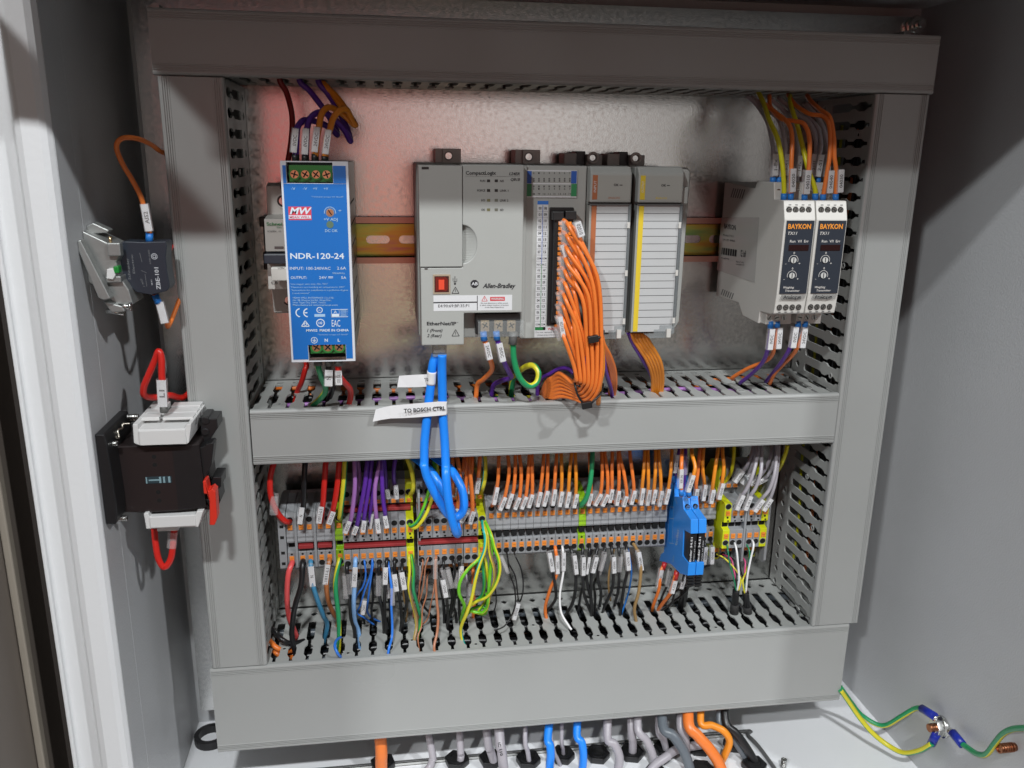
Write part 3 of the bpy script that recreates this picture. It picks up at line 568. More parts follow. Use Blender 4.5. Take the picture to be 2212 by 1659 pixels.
# ---- weighing transmitters
prof = [(-113.2, 116.4), (-98.8, 116.5), (-95.7, 127.8), (-68, 127.8), (-65.7, 122.5), (-8, 125.2), (-8, 34.5), (-54, 36.5), (-63, 28.4), (-91, 27.7), (-92.3, 36.7), (-109.6, 37.9), (-114.5, 39.3), (-116.3, 53.3), (-117.2, 104)]
def transmitter(x0, x1, label, prx, first):
    t = Thing('weighing_transmitter', label, 'transmitter', ((x0+x1)/2, -8, 79), 'weighing transmitters at the right end of the upper rail')
    b = MB(); b.prism(prof, 'x', x0, x1, IVORY)
    for k in range(6):
        b.add([(x0-.05, -22-k*4.2, 114), (x0-.05, -24-k*4.2, 114), (x0-.05, -28-k*4.2, 121), (x0-.05, -26-k*4.2, 121)], [(0, 1, 2, 3)], mat('vent_shadow', (.12, .12, .12), .6))
        b.add([(x0-.05, -18-k*4.2, 37), (x0-.05, -20-k*4.2, 37), (x0-.05, -23-k*4.2, 42), (x0-.05, -21-k*4.2, 42)], [(0, 1, 2, 3)], mat('vent_shadow', 0))
    t.part('housing', b, bev=.6)
    b = MB(); b.prism([(-117.9, 103.4), (-117.0, 53.6), (-116.2, 53.6), (-117.1, 103.4)], 'x', x0+1.6, x1-1.0, NAVY); pn = t.part('front_plate', b)
    # face printing on the almost upright front plate
    b = MB(); Y = lambda z: -118.15+(103.4-z)*.0182
    def tt(s_, xa, xb, z, h, m, ital=0., bold=.01): b.text(s_, (x0+xa, Y(z), z), (xb-xa, 0, 0), (0, 0, h), m, ital, bold)
    WI = mat('warm_white_ink', (.60, .58, .55), .5)
    tt('BAYKON', 2.6, 19.0, 98.0, 3.2, AMB, bold=.03); tt('TX11', 2.4, 9.0, 94.0, 2.0, WI, .2); tt('Run  V/I  Err', 5, 18.5, 88.8, 1.7, WI)
    b.box(x0+4.6, x0+19, Y(85)-.05, Y(85)+.1, 83.2, 87.2, mat('dark_window', (.02, .006, .006), .15))
    for zc in (76.8, 66.2):
        c_ = Vector((x0+9, Y(zc), zc)); b.cyl(c_, c_+Vector((0, -.5, 0)), 2.0, mat('knob_grey', (.5, .5, .48), .4), 18); b.box(c_.x-.3, c_.x+.3, c_.y-.6, c_.y-.5, zc-1.6, zc+1.6, INK)
        arc(b, c_+Vector((0, -.05, 0)), 3.3, -20, 200, .3, c_.y-.05, WI, 18); tt('0', 8.5, 9.6, zc+4.2, 1.4, WI); tt('-', 3.2, 4.2, zc-3, 1.2, WI); tt('+', 12.9, 14.3, zc-3, 1.4, WI)
    tt('Weighing', 3.4, 11.4, 56.8+.5, 1.5, WI, .2); tt('Transmitter', 5, 15.8, 55.0, 1.4, WI, .2)
    t.part('face_printing', b, parent=pn, recalc=False)
    b = MB()
    for k in range(26): xx = x0+2+k*.7; b.add([(xx, -117.2, 49.4), (xx+.3, -117.2, 49.4), (xx+1.5, -117.35, 53), (xx+1.2, -117.35, 53)], [(0, 1, 2, 3)], INK)
    b.text('Analogue', (x0+4.5, -117.5, 50.2), (13, 0, 0), (0, 0, 2.3), INK, bold=.02); t.part('lower_printing', b, recalc=False)
    for k in range(4):
        xx = x0+3.4+k*4.7
        for z, y_, h in ((110.4, -115.4, 1), (43.8, -115.2, 1)):
            b = MB(); b.cyl((xx, y_+.6, z), (xx, y_-.3, z), 2.0, BLACK, 16); screw(b, (xx, y_-.25, z), 1.6, STEEL, h=.25)
            b.box(xx-.9, xx+.9, y_-.6, y_-.3, z+(3.0 if z > 80 else -3.6), z+(3.6 if z > 80 else -3.0), DGREY); t.part('screw_terminal', b)
    b = MB(); b.box(x0+1.5, x0+20.5, -100, -90, 28.8, 37.5, IVORY)
    t.part('rear_terminal_strip', b)
    for p_, r_ in [((x0+4+k*5.5, -100.1, 33.5), 1.9) for k in range(3)]+[((x0+3.4+k*4.7, -96.9, 121.8), 1.7) for k in range(4)]: b = MB(); screw(b, p_, r_, STEEL, h=.25); t.part('screw_terminal', b)
    return t
transmitter(196.6, 218.9, 'left of the two weighing transmitters, its label side showing', 0, True)
transmitter(219.7, 242.0, 'right of the two weighing transmitters, next to the slotted duct', 0, False)
# rating label on the side of the left transmitter
rl = Thing('rating_label', 'clear sticker with black print and barcode on the transmitter side', 'label', (196.3, -40, 75))
b = MB(); pl = [at('D', u, v, 196.45, 0) for u, v in ((145, 712), (342, 712), (318, 1050), (122, 985))]; 
b.add(pl, [(0, 1, 2, 3)], mat('sticker_film', (.44, .43, .41), .18)); rl.part('film', b, recalc=False)
b = MB()
def side_text(s_, u0, v0, u1, v1, h, bold=.0):
    p = at('D', u0, v0, 196.3, 0); q = at('D', u1, v1, 196.3, 0); r_ = at('D', u0, v0-h, 196.3, 0); b.text(s_, p, q-p, r_-p, INK, 0, bold)
side_text('BAYKON', 160, 768, 220, 778, 24, .03); side_text('Model TX11', 155, 808, 210, 816, 10); side_text('S/N 201 49465', 152, 832, 216, 840, 10); side_text('CE  iso9', 245, 915, 272, 918, 34, .02); side_text('Made in Turkey', 222, 945, 262, 950, 8); side_text('www.baykon.com', 220, 958, 264, 962, 8); side_text('Weighing', 142, 925, 184, 930, 8)
for k in range(20):
    if k % 3 != 1:
        p = at('D', 148+k*4, 868+k*.6, 196.3, 0); q = at('D', 148+k*4+2.2, 905+k*.6, 196.3, 0); b.add([p, (p.x, q.y, p.z), q, (p.x, p.y, q.z)], [(0, 1, 2, 3)], INK)
rl.part('printing', b, recalc=False)
# ================================================================== TERMINAL ROWS (lower rail, centre height ZC)
ZC = -146.5
P_S = [(-8, -24), (-20, -28), (-40, -28), (-48, -24), (-50, -22), (-50, -8.5), (-46, -7), (-46, -1.5), (-50.5, -.5), (-51, 1), (-50.4, 3), (-51, 5), (-50.4, 8), (-50, 9), (-50, 21), (-47, 23.5), (-22, 29), (-8, 26)]
P_D = [(-8, -28), (-20, -42), (-38, -42), (-40, -40), (-40, -24), (-57, -22.5), (-57, -6), (-52, -5), (-52, 0), (-57, 1), (-57, 17.5), (-40, 17.6), (-35, 18), (-35, 23.6), (-40, 24.4), (-40, 40), (-38, 43.5), (-20, 43.5), (-8, 28)]
def hole(b, y, z, r=2.35):
    b.cyl((0, y+.5, z), (0, y-.12, z), r, BLACKM, 16); b.ring((0, y-.02, z), (0, -1, 0), r+.35, r, .2, TGRAY, 16)
def make_terminal(kind, colr, w=5.9, dy=0., holes=True, name='terminal_block'):
    """prototype at x = 0; profile points are (y, z from the rail centre)"""
    t = Thing(name, 'x', 'terminal block', (0, 0, ZC), None)
    sh = lambda pts: [(y+dy if y < -30 else y, z+ZC) for y, z in pts]
    b = MB(); b.prism(sh(P_S if kind == 'S' else P_D), 'x', -w/2, w/2, colr)
    if kind == 'S':
        Y = -50+dy
        for z in (18.4, -18.6): hole(b, Y, z+ZC)
        for z in (-10.5,): b.cyl((0, Y+.3, z+ZC), (0, Y-.08, z+ZC), .95, BLACKM, 10)
        b.box(-2.2, 2.2, -46.2+dy, -46, ZC-6, ZC-2, BLACKM)
        bt = ((12.2, Y), (-14, Y))
    else:
        Y = -57
        for z, y_ in ((14.9, -57), (-17.4, -57), (33.2, -40), (-36.8, -40)): hole(b, y_, z+ZC)
        b.cyl((0, Y+.3, 5.2+ZC), (0, Y-.08, 5.2+ZC), 1.0, BLACKM, 10); b.box(-.2, 1.5, Y-.1, Y+.2, ZC+1.4, ZC+2.7, BLACKM)
        b.box(-2.4, 2.4, -52.2, -52, ZC-5, ZC-.2, BLACKM)
        bt = ((9.0, Y), (-11.4, Y), (26.4, -40), (-33.0+.8, -40))
    t.part('body', b, bev=.25, seg=1)
    for z, y_ in bt:
        hz = 2.0 if (kind == 'S' or y_ < -50) else 1.5
        b = MB(); b.box(-1.75, 1.75, y_-.7, y_+1, z+ZC-hz, z+ZC+hz, TOR); b.box(-1.1, 1.1, y_-.8, y_-.7, z+ZC-.2, z+ZC+.3, mat('orange_button_slot', (.45, .13, .02), .5)); t.part('push_button', b, bev=.2, seg=1)
    return t.o
GRPT = 'terminal blocks on the lower rail'
def copy_term(o, x, label, first):
    if first: c = o
    else:
        c = o.copy(); COL.objects.link(c)
        for ch in list(o.children):
            d = ch.copy(); COL.objects.link(d); d.parent = c
    c.location = (x*S, 0, ZC*S); c['label'] = label; c['group'] = GRPT; return c
def ordn(n):
    return {1: 'first', 2: 'second', 3: 'third', 4: 'fourth', 5: 'fifth', 6: 'sixth', 7: 'seventh', 8: 'eighth', 9: 'ninth', 10: 'tenth', 11: 'eleventh', 12: 'twelfth', 13: 'thirteenth', 14: 'fourteenth', 15: 'fifteenth', 16: 'sixteenth', 17: 'seventeenth', 18: 'eighteenth', 19: 'nineteenth', 20: 'twentieth', 21: 'twenty-first', 22: 'twenty-second', 23: 'twenty-third', 24: 'twenty-fourth'}[n]
# group A: five feed terminals and one earth terminal
pS = make_terminal('S', TGRAY, 6.0); tA = [(-148.4, 'grey feed terminal holding the thick red wire with the blank clear sleeve'), (-140.2, 'grey feed terminal under the thick black wire marked N'), (-134.0, 'grey feed terminal with the blue wire marked N below'), (-125.8, 'grey feed terminal under the left of two thick red 1011-L1 wires'), (-119.7, 'grey feed terminal above the brown wire marked 1011-L1')]
for i, (x, l_) in enumerate(tA): copy_term(pS, x, l_, i == 0)
pSg = make_terminal('S', TGREENY, 6.2, name='earth_terminal'); copy_term(pSg, -111.7, 'green and yellow earth terminal left of the red bridged blocks', True)
# end stops and partition plates
def plate_(x, w_, label, colr=TGRAY, hi=28, lo=-26, yy=-52, bits=True):
    t = Thing('end_plate', label, 'end plate', (x, 0, ZC), 'end plates between the terminal blocks')
    b = MB(); b.prism([(-8, lo+2), (-18, lo), (yy+3, lo), (yy, lo+2), (yy, hi-2), (yy+3, hi), (-18, hi), (-8, hi-2)] if 0 else [(-8, ZC+lo+2), (-18, ZC+lo), (yy+3, ZC+lo+2), (yy, ZC+lo+5), (yy, ZC+hi-7), (yy+3, ZC+hi-4), (-18, ZC+hi), (-8, ZC+hi-2)], 'x', x-w_/2, x+w_/2, colr)
    t.part('plate', b, bev=.2, seg=1)
    if bits:
        b = MB()
        for z in (14, 5, -8, -17): b.box(x-w_/4, x+w_/4, yy-.1, yy+.2, ZC+z-1.2, ZC+z+1.2, BLACKM)
        t.part('marking_slots', b)
plate_(-154.6, 5.6, 'grey end stop at the far left of the lower rail')
for x, l_ in ((-144.3, 'thin grey partition right of the first feed terminal'), (-129.9, 'thin grey partition between the N and 1011-L1 terminals'), (-115.8, 'thin grey partition left of the green earth terminal')): plate_(x, 1.9, l_, yy=-52.5, bits=False)
# group B and C: bridged double level blocks
pD = make_terminal('D', TGRAY, 5.85); pDy = make_terminal('D', TYEL, 5.85, name='earth_terminal')
xb = [at('G', u, v, -57).x for u, v in ((690, 845), (748, 840), (807, 838), (863, 834), (920, 828), (978, 826), (1037, 824), (1095, 822))]
for i, x in enumerate(xb): copy_term(pD, x, 'grey two-level terminal, %s from the left in the bridged block of purple wires' % ordn(i+1), i == 0)
copy_term(pDy, at('G', 1150, 818, -57).x, 'bright yellow earth terminal between the two red bridged blocks', True)
xc = [at('G', u, v, -57).x for u, v in ((1231, 805), (1286, 802), (1343, 798), (1398, 793), (1453, 790), (1509, 785), (1568, 780), (1620, 777))]
for i, x in enumerate(xc): copy_term(pD, x, 'grey two-level terminal, %s from the left in the bridged block behind the blue cable loop' % ordn(i+1), False)
copy_term(pDy, at('G', 1673, 775, -57).x, 'bright yellow earth terminal above the bunch of green and yellow wires', False)
plate_((xb[-1]+6+xc[0])/2+2.9, 1.8, 'thin grey partition right of the middle yellow earth terminal', hi=42, lo=-40, yy=-57, bits=False)
plate_(at('G', 1673, 775, -57).x+4.2, 1.8, 'thin grey partition right of the earth terminal with many green wires', hi=30, lo=-30, yy=-52, bits=False)
def bridge(x0, x1, y0, y1, z, h, label):
    t = Thing('bridge_bar', label, 'bridge bar', ((x0+x1)/2, y0, z), 'red bridge bars plugged into the terminals')
    b = MB(); b.box(x0, x1, y0, y1, z-h, z+h, REDP); t.part('bar', b, bev=.6)
bridge(xb[0]-2.6, xb[-1]+2.6, -59, -50, ZC-2.6, 1.3, 'long red bridge bar under the purple wires, front level')
bridge(xb[0]-2.6, xb[-1]+7, -43, -36, ZC+20.6, 1.5, 'red bridge bar on the rear level behind the purple wires')
bridge(xc[0]-2.6, xc[-1]+2.6, -59, -50, ZC-2.6, 1.3, 'long red bridge bar below the blue cable loop, front level')
bridge(xc[0]-2.6, xc[-1]+2.6, -43, -36, ZC+20.6, 1.5, 'red bridge bar on the rear level behind the blue cables')
bridge(-143, -131.6, -52.5, -45, ZC-3.6, 1.7, 'short red bridge joining the two N feed terminals')
bridge(-128.4, -117.4, -52.5, -45, ZC-3.6, 1.7, 'short red bridge joining the two 1011-L1 feed terminals')
# group D: 24 signal terminals
pF = make_terminal('S', TGRAY, 5.98, 4.); pFg = make_terminal('S', TGREENY, 5.98, 4., name='earth_terminal')
for i in range(24):
    x = 7.6+i*6.21
    if i == 12-0 and False: continue
    if i == 12: copy_term(pFg, x, 'green yellow earth terminal in the middle of the signal terminal row', True); continue
    k = i+1 if i < 12 else i
    copy_term(pF, x, 'grey signal terminal, %s from the %s of the green one in the orange wire row' % (ordn(12-i) if i < 12 else ordn(i-12), 'left' if 0 else ('green side on the left' if i < 12 else 'green side on the right')), i == 0)
for c_ in COL.objects:
    if c_.get('label', '').startswith('grey signal terminal'):
        n = c_['label'].split(',')[1].split()[0]; side = 'left' if 'on the left' in c_['label'] else 'right'
        c_['label'] = 'grey signal terminal, %s one to the %s of the green terminal in the long row' % (n, side)
plate_(7.6-4.1, 1.8, 'thin grey end plate left of the long row of signal terminals', yy=-47, bits=False)
for i, x in enumerate((181.0, 186.8, 192.7)): copy_term(pF, x, ('grey signal terminal just right of the blue relays', 'grey signal terminal second right of the blue relays', 'grey signal terminal touching the yellow block at the right')[i], False)
# group E: sensor terminals
xe = [201.6, 207.6, 213.4, 221.9, 227.9, 234.0]
le = ['bright yellow earth terminal at the left of the sensor terminals', 'grey sensor terminal with the left green core plugged in', 'grey sensor terminal with the left white core plugged in', 'grey sensor terminal with the right green core plugged in', 'grey sensor terminal with the right white core plugged in', 'bright yellow earth terminal at the right end of the lower rail']
for i, x in enumerate(xe): copy_term(pDy if i in (0, 5) else pD, x, le[i], False)
plate_(217.6, 1.8, 'thin grey partition in the middle of the sensor terminals', hi=42, lo=-40, yy=-57, bits=False)
plate_(238.2, 2.2, 'grey end plate right of the last yellow terminal', hi=43, lo=-41, yy=-56, bits=False)
# ---- relays
RX = 157.0
rp = [at('I', u, v, RX, 0) for u, v in ((222, 280), (262, 280), (268, 440), (330, 440), (340, 540), (395, 620), (395, 730), (338, 700), (330, 900), (378, 960), (370, 1055), (312, 1040), (240, 965), (150, 940), (160, 890), (185, 870), (200, 560), (215, 500))]
rp = [(min(p.y, -9), p.z) for p in rp]
def relay(x0, label):
    t = Thing('relay', label, 'relay', (x0+3, 0, ZC), 'blue relay sockets with black relays')
    b = MB(); b.prism(rp, 'x', x0, x0+6.2, RBLUE); t.part('socket', b, bev=.35)
    b = MB(); yb = rp[5][0]
    b.prism([(yb+1.4, rp[6][1]-.6), (yb+13, rp[6][1]-4), (yb+14, rp[8][1]+2), (yb+.5, rp[9][1]-4), (yb+1, rp[9][1]-12), (yb-.2, rp[9][1]-12), (yb-.2, rp[6][1]-.6)], 'x', x0+.9, x0+6.0, BLACK)
    for k in range(4): b.box(x0+.9, x0+6.0, yb-1.6, yb+2, rp[9][1]-13-k*2.6, rp[9][1]-11.6-k*2.6, BLACK)
    b.box(x0+1.4, x0+5.4, yb+1, yb+5, rp[9][1]-23, rp[9][1]-10, BLACK); rl_ = t.part('relay_insert', b, bev=.25)
    b = MB(); b.text('finder 34.51', (x0+2.6, yb-.35, rp[9][1]), (0, 0, rp[6][1]-rp[9][1]-4), (-1.5, 0, 0), LABEL, bold=.02); b.text('24VDC 6A 250V', (x0+5.2, yb-.35, rp[9][1]-1), (0, 0, rp[6][1]-rp[9][1]-6), (-.8, 0, 0), LABEL); t.part('printing', b, parent=rl_, recalc=False)
    b = MB(); y_ = rp[3][0]-.2; zt_ = rp[3][1]; b.cyl((x0+3.1, y_-5, zt_-6.6), (x0+3.1, y_-1.8, zt_-7.4), 1.9, BLACKM, 14); screw(b, (x0+3.1, y_-5, zt_-6.8), 1.6, STEEL)
    b.cyl((x0+3.1, yb, rp[6][1]+2.6), (x0+3.1, yb-.5, rp[6][1]+2.6), 1.5, BLACK, 14); t.part('screws', b)
    b = MB(); b.text('A1', (x0+2, y_-1.2, zt_-3.2), (2.4, 0, 0), (0, 0, 1.4), LABEL); b.text('A1 A2', (x0+1, yb-.4, rp[5][1]-3.2), (4.2, 0, 0), (0, 0, 1.3), LABEL); b.text('14 11', (x0+1, yb-.4, rp[5][1]-5.4), (4.2, 0, 0), (0, 0, 1.3), LABEL); t.part('marking', b, recalc=False)
    return t
r1 = relay(RX, 'left one of two blue relay sockets, its printed side showing'); relay(RX+6.6, 'right one of two blue relay sockets beside the orange wires')
b = MB()
def rside(s_, u0, v0, u1, v1, h):
    p = at('I', u0, v0, RX-.12, 0); q = at('I', u1, v1, RX-.12, 0); r_ = at('I', u0-h, v0, RX-.12, 0); b.text(s_, p, q-p, r_-p, INKB, bold=.01)
rside('finder', 290, 820, 305, 690, 17); rside('93.01', 262, 950, 266, 900, 9)
for u0, v0, u1, v1 in ((228, 520, 262, 522), (232, 610, 262, 612), (222, 800, 262, 806), (228, 520, 216, 800), (262, 522, 250, 806), (268, 440, 290, 500)):
    p = at('I', u0, v0, RX-.12, 0); q = at('I', u1, v1, RX-.12, 0); d_ = (q-p).normalized(); nn = Vector((0, -d_.z, d_.y))*.25; b.add([p-nn, q-nn, q+nn, p+nn], [(0, 1, 2, 3)], INKB)
r1.part('side_printing', b, recalc=False)

# ================================================================== WIRES
WG = {}
def wire(label, colr, r, pts, crop=None, name='wire', marks=(), ferr=(), stripe=None, cat='wire', group=None, n=8, tw=.05, extra=None):
    """pts: (u, v, y) in crop, or ('X', x, y, z) in millimetres, or (crop, u, v, y)"""
    P = [px(p, crop) for p in pts]
    org = tuple(P[-1]); b = MB(); b.tube(P, r, wm(colr), n, m2=wm(stripe) if stripe else None, tw=tw)
    o = build(name, b, None, org, recalc=False); tag(o, label, cat, group)
    for mk in marks: marker(o, org, crop, r, *mk)
    for f in ferr:
        cr = crop; (u0, v0, u1, v1, y), fc = f[:5], f[5]; rr_ = f[6] if len(f) > 6 else r+.45
        b = MB(); b.cyl(at(cr, u0, v0, y), at(cr, u1, v1, y), rr_, fc, 12); build('ferrule', b, o, org, recalc=False)
    return o
def px(p, crop):
    if p[0] == 'X': return Vector(p[1:])
    if isinstance(p[0], str): return at(p[0], p[1], p[2], p[3])
    return at(crop, p[0], p[1], p[2])
FBL = mat('blue_ferrule', (.02, .19, .60), .4); FBK = mat('black_ferrule', (.012, .012, .012), .4); FGY = mat('grey_ferrule', (.12, .12, .115), .4); FRD = mat('red_ferrule', (.5, .02, .02), .4)
def marker(o, org, crop, r, u0, v0, u1, v1, y, st='', wd=2.5, side=-1, flip=False, label=None):
    """clear sleeve on the wire with a white card inside, printed along its length"""
    p0, p1 = at(crop, u0, v0, y), at(crop, u1, v1, y); a = (p0-p1); L_ = a.length; a.normalize()      # a points up
    if a.z < 0: a = -a
    mid = (p0+p1)/2; nrm = Vector((0, -1, .12)); nrm = (nrm-a*nrm.dot(a)).normalized(); sd = nrm.cross(a)   # sd to the right
    if sd.x < 0: sd = -sd
    b = MB()
    if st is not None:
        b.obox(mid+nrm*(r+.55), a*L_/2, sd*wd/2, nrm*.22, LABEL)
        if st:
            cap = wd*.56; run = min(L_*.74, cap*.78*len(st)+.2); d_ = -1 if flip else 1
            b.text(st, mid+nrm*(r+.85)-a*run/2*d_+sd*cap/2*d_, a*run*d_, -sd*cap*d_, INK, bold=.03)
    k = build('wire_marker', b, o, org, recalc=False) if st is not None else None
    b = MB(); h = r+1.05; w_ = wd/2+.55
    if st is None: w_ = max(r+.9, 1.6)
    cc = mid+nrm*.2+sd*side*.35
    # thin-walled oval sleeve
    pr = [(w_*math.copysign(abs(math.cos(t))**.6, math.cos(t)), h*math.copysign(abs(math.sin(t))**.6, math.sin(t))) for t in [2*math.pi*i/14 for i in range(14)]]
    v = [cc+s_*a*(L_/2+.3)+sd*x+nrm*z for s_ in (-1, 1) for x, z in pr]; nn = len(pr)
    b.add(v, [(i, (i+1) % nn, nn+(i+1) % nn, nn+i) for i in range(nn)], CLEAR, True)
    # glossy rims of the sleeve
    for s_ in (-1, 1):
        for i in range(nn): pass
    build('clear_sleeve', b, o, org, recalc=False)
SLX = ('X',)
# -------- into the feed terminals (crop a)
W = wire
TOPG = 'wires coming down from the middle duct'; BOTG = 'wires going down into the bottom duct'
W('thick red wire curving into the first feed terminal, sleeve left blank', 'red', 2.25, [(330, 180, -52), (290, 300, -60), (240, 480, -64), (232, 680, -64), (265, 860, -62), (350, 1030, -58), (440, 1120, -56), (500, 1128, -50), ('X', -148, -44, -128)], 'a', marks=[(300, 760, 290, 1010, -62, None, 4.4)], group=TOPG)
W('thick black wire marked N above the feed terminals', 'black', 2.1, [(725, 200, -52), (715, 330, -60), (700, 600, -62), (695, 880, -60), (660, 1080, -56), (650, 1160, -48)], 'a', marks=[(680, 915, 648, 1140, -60, 'N', 3.6)], group=TOPG)
W('left one of two thick red wires marked 1011-L1', 'red', 2.15, [(1005, 200, -52), (1000, 330, -60), (980, 600, -62), (962, 880, -60), (935, 1060, -55), (925, 1150, -48)], 'a', marks=[(945, 905, 908, 1130, -60, '1011-L1', 3.8)], group=TOPG)
W('right one of two thick red wires marked 1011-L1', 'red', 2.15, [(1195, 200, -52), (1185, 330, -60), (1160, 620, -62), (1108, 940, -60), (1060, 1080, -54), (1045, 1150, -48)], 'a', marks=[(1112, 975, 1050, 1145, -60, '1011-L1', 3.6)], group=TOPG)
W('yellow and green earth wire entering the green terminal left of the purple wires', 'earthy', 2.0, [(1280, 180, -52), (1268, 310, -60), (1248, 600, -62), (1218, 880, -60), (1195, 1070, -54), ('X', -111.7, -44, -128)], 'a', stripe='earthg', tw=.004, group=TOPG)
# purple
W('lilac wire with 0VDC marker, first from the left', 'lilac', 1.7, [(1395, 180, -52), (1400, 320, -62), (1405, 600, -64), (1385, 850, -64), (1350, 1090, -63), (1300, 1250, -55)], 'a', marks=[(1335, 1110, 1272, 1275, -63, '0VDC', 3.2)], group=TOPG)
W('lilac wire without marker just behind the first one', 'lilac', 1.5, [(1430, 180, -50), (1450, 330, -54), (1470, 500, -54), (1450, 680, -52), (1415, 850, -46), (1410, 900, -38)], 'a', group=TOPG)
W('dark purple wire with short marker, leaning left', 'purple', 1.7, [(1590, 180, -52), (1572, 330, -62), (1545, 600, -64), (1490, 900, -64), (1440, 1150, -62), (1410, 1290, -55)], 'a', marks=[(1435, 1180, 1390, 1290, -62, '0VDC', 3.2)], group=TOPG)
W('dark purple wire with 0VDC marker, third marker from the left', 'purple', 1.7, [(1655, 180, -52), (1632, 330, -60), (1605, 600, -62), (1565, 850, -62), (1530, 1080, -61), (1525, 1250, -55)], 'a', marks=[(1538, 1100, 1518, 1258, -62, '0VDC', 3.1)], group=TOPG)
W('very dark purple wire with sideways clear sleeve', 'purple', 1.5, [(1770, 200, -50), (1720, 380, -56), (1660, 700, -58), (1618, 1000, -58), (1625, 1200, -55)], 'a', marks=[(1655, 1010, 1620, 1215, -57, '', 1.6)], group=TOPG)
W('lilac wire with 0VDC marker between dark purple ones', 'lilac', 1.6, [(1790, 180, -52), (1745, 350, -62), (1690, 600, -64), (1680, 800, -64), (1700, 1050, -63), (1730, 1250, -55)], 'a', marks=[(1712, 1075, 1735, 1270, -63, '0VDC', 3.2)], group=TOPG)
W('dark purple wire with the rightmost 0VDC marker on the front level', 'purple', 1.7, [(128, 20, -52), (126, 110, -62), (122, 400, -64), (145, 700, -64), (165, 830, -63), (180, 1000, -55)], 'c', marks=[(160, 852, 190, 1015, -63, '0VDC', 3.1)], group=TOPG)
W('dark purple wire with shaded grey marker on the rear level', 'purple', 1.4, [(145, 20, -50), (155, 120, -52), (172, 300, -50), (182, 480, -46), (210, 600, -38)], 'c', marks=[(190, 485, 212, 615, -46, '0VDC', 3.0)], group=TOPG)
W('purple wire with 0VDC marker on the rear level, left of the yellow terminal', 'purple', 1.6, [(305, 20, -50), (298, 110, -54), (282, 230, -54), (290, 400, -50), (330, 600, -38)], 'c', marks=[(312, 425, 325, 618, -50, '0VDC', 3.1)], group=TOPG)
# earth wires of the middle terminals
W('green and yellow wire entering the rear of the middle yellow terminal', 'earthy', 1.8, [(430, 0, -52), (470, 80, -56), (525, 230, -56), (555, 400, -54), (545, 520, -50), (500, 575, -36)], 'c', stripe='teal', tw=.006, group=TOPG)
W('green striped wire looping down behind the blue cable', 'lime', 1.35, [(835, 20, -52), (840, 150, -56), (845, 260, -60), (760, 550, -64), (700, 740, -66), (610, 930, -64), (520, 1005, -62), (495, 960, -54)], 'c', stripe='earthg', group=TOPG)
W('yellow wire looping down below the green one', 'earthy', 1.35, [(875, 20, -52), (880, 160, -56), (885, 330, -58), (820, 600, -64), (735, 830, -66), (630, 990, -65), (560, 1035, -63), (500, 1000, -54)], 'c', stripe='lime', tw=.02, group=TOPG)
# -------- network cables
lan1 = [('C', 225, 1375, -93), ('h', 1860, 60, -93), ('h', 1840, 250, -91), ('h', 1805, 560, -90.5), ('h', 1775, 850, -90.5), ('h', 1772, 1090, -92), ('c', 700, 160, -94), ('c', 745, 330, -94), ('c', 850, 550, -93), ('c', 950, 720, -91), ('c', 1040, 850, -88), ('c', 1150, 880, -85), ('c', 1230, 810, -84), ('c', 1255, 690, -84), ('c', 1225, 500, -82), ('c', 1140, 320, -76), ('c', 1040, 190, -68), ('c', 900, 90, -58), ('c', 820, 30, -50)]
W('blue network cable carrying the white TO BOSCH flag, left of the pair', 'lan', 3.15, lan1, 'c', name='network_cable', cat='cable', n=14, group='blue network cables')
lan2 = [('C', 262, 1375, -97), ('h', 1955, 60, -95), ('h', 1960, 300, -92.5), ('h', 1965, 560, -91.2), ('h', 1985, 850, -91), ('h', 1995, 1090, -93), ('c', 1005, 300, -97), ('c', 1030, 600, -99), ('c', 1080, 880, -99), ('c', 1130, 1050, -97), ('c', 1160, 1110, -92), ('c', 1165, 1080, -84), ('c', 1120, 900, -80), ('c', 1020, 640, -76), ('c', 900, 400, -72), ('c', 780, 230, -65), ('c', 640, 110, -58), ('c', 540, 40, -50)]
W('blue network cable reaching lowest in front of the terminals, right of the pair', 'lan', 3.15, lan2, 'c', name='network_cable', cat='cable', n=14, group='blue network cables')
t = Thing('network_plug', 'clear plastic plug of the blue cables under the controller', 'plug', (-35, -94, 20))
b = MB(); p = at('C', 200, 1320, -96); q = at('C', 290, 1395, -96); b.box(p.x, q.x, -98, -89, q.z+1, p.z+3, CLEAR2); b.box(p.x+1, q.x-1, -99, -98, q.z+4, p.z+3, CLEAR); t.part('shell', b, bev=.5)
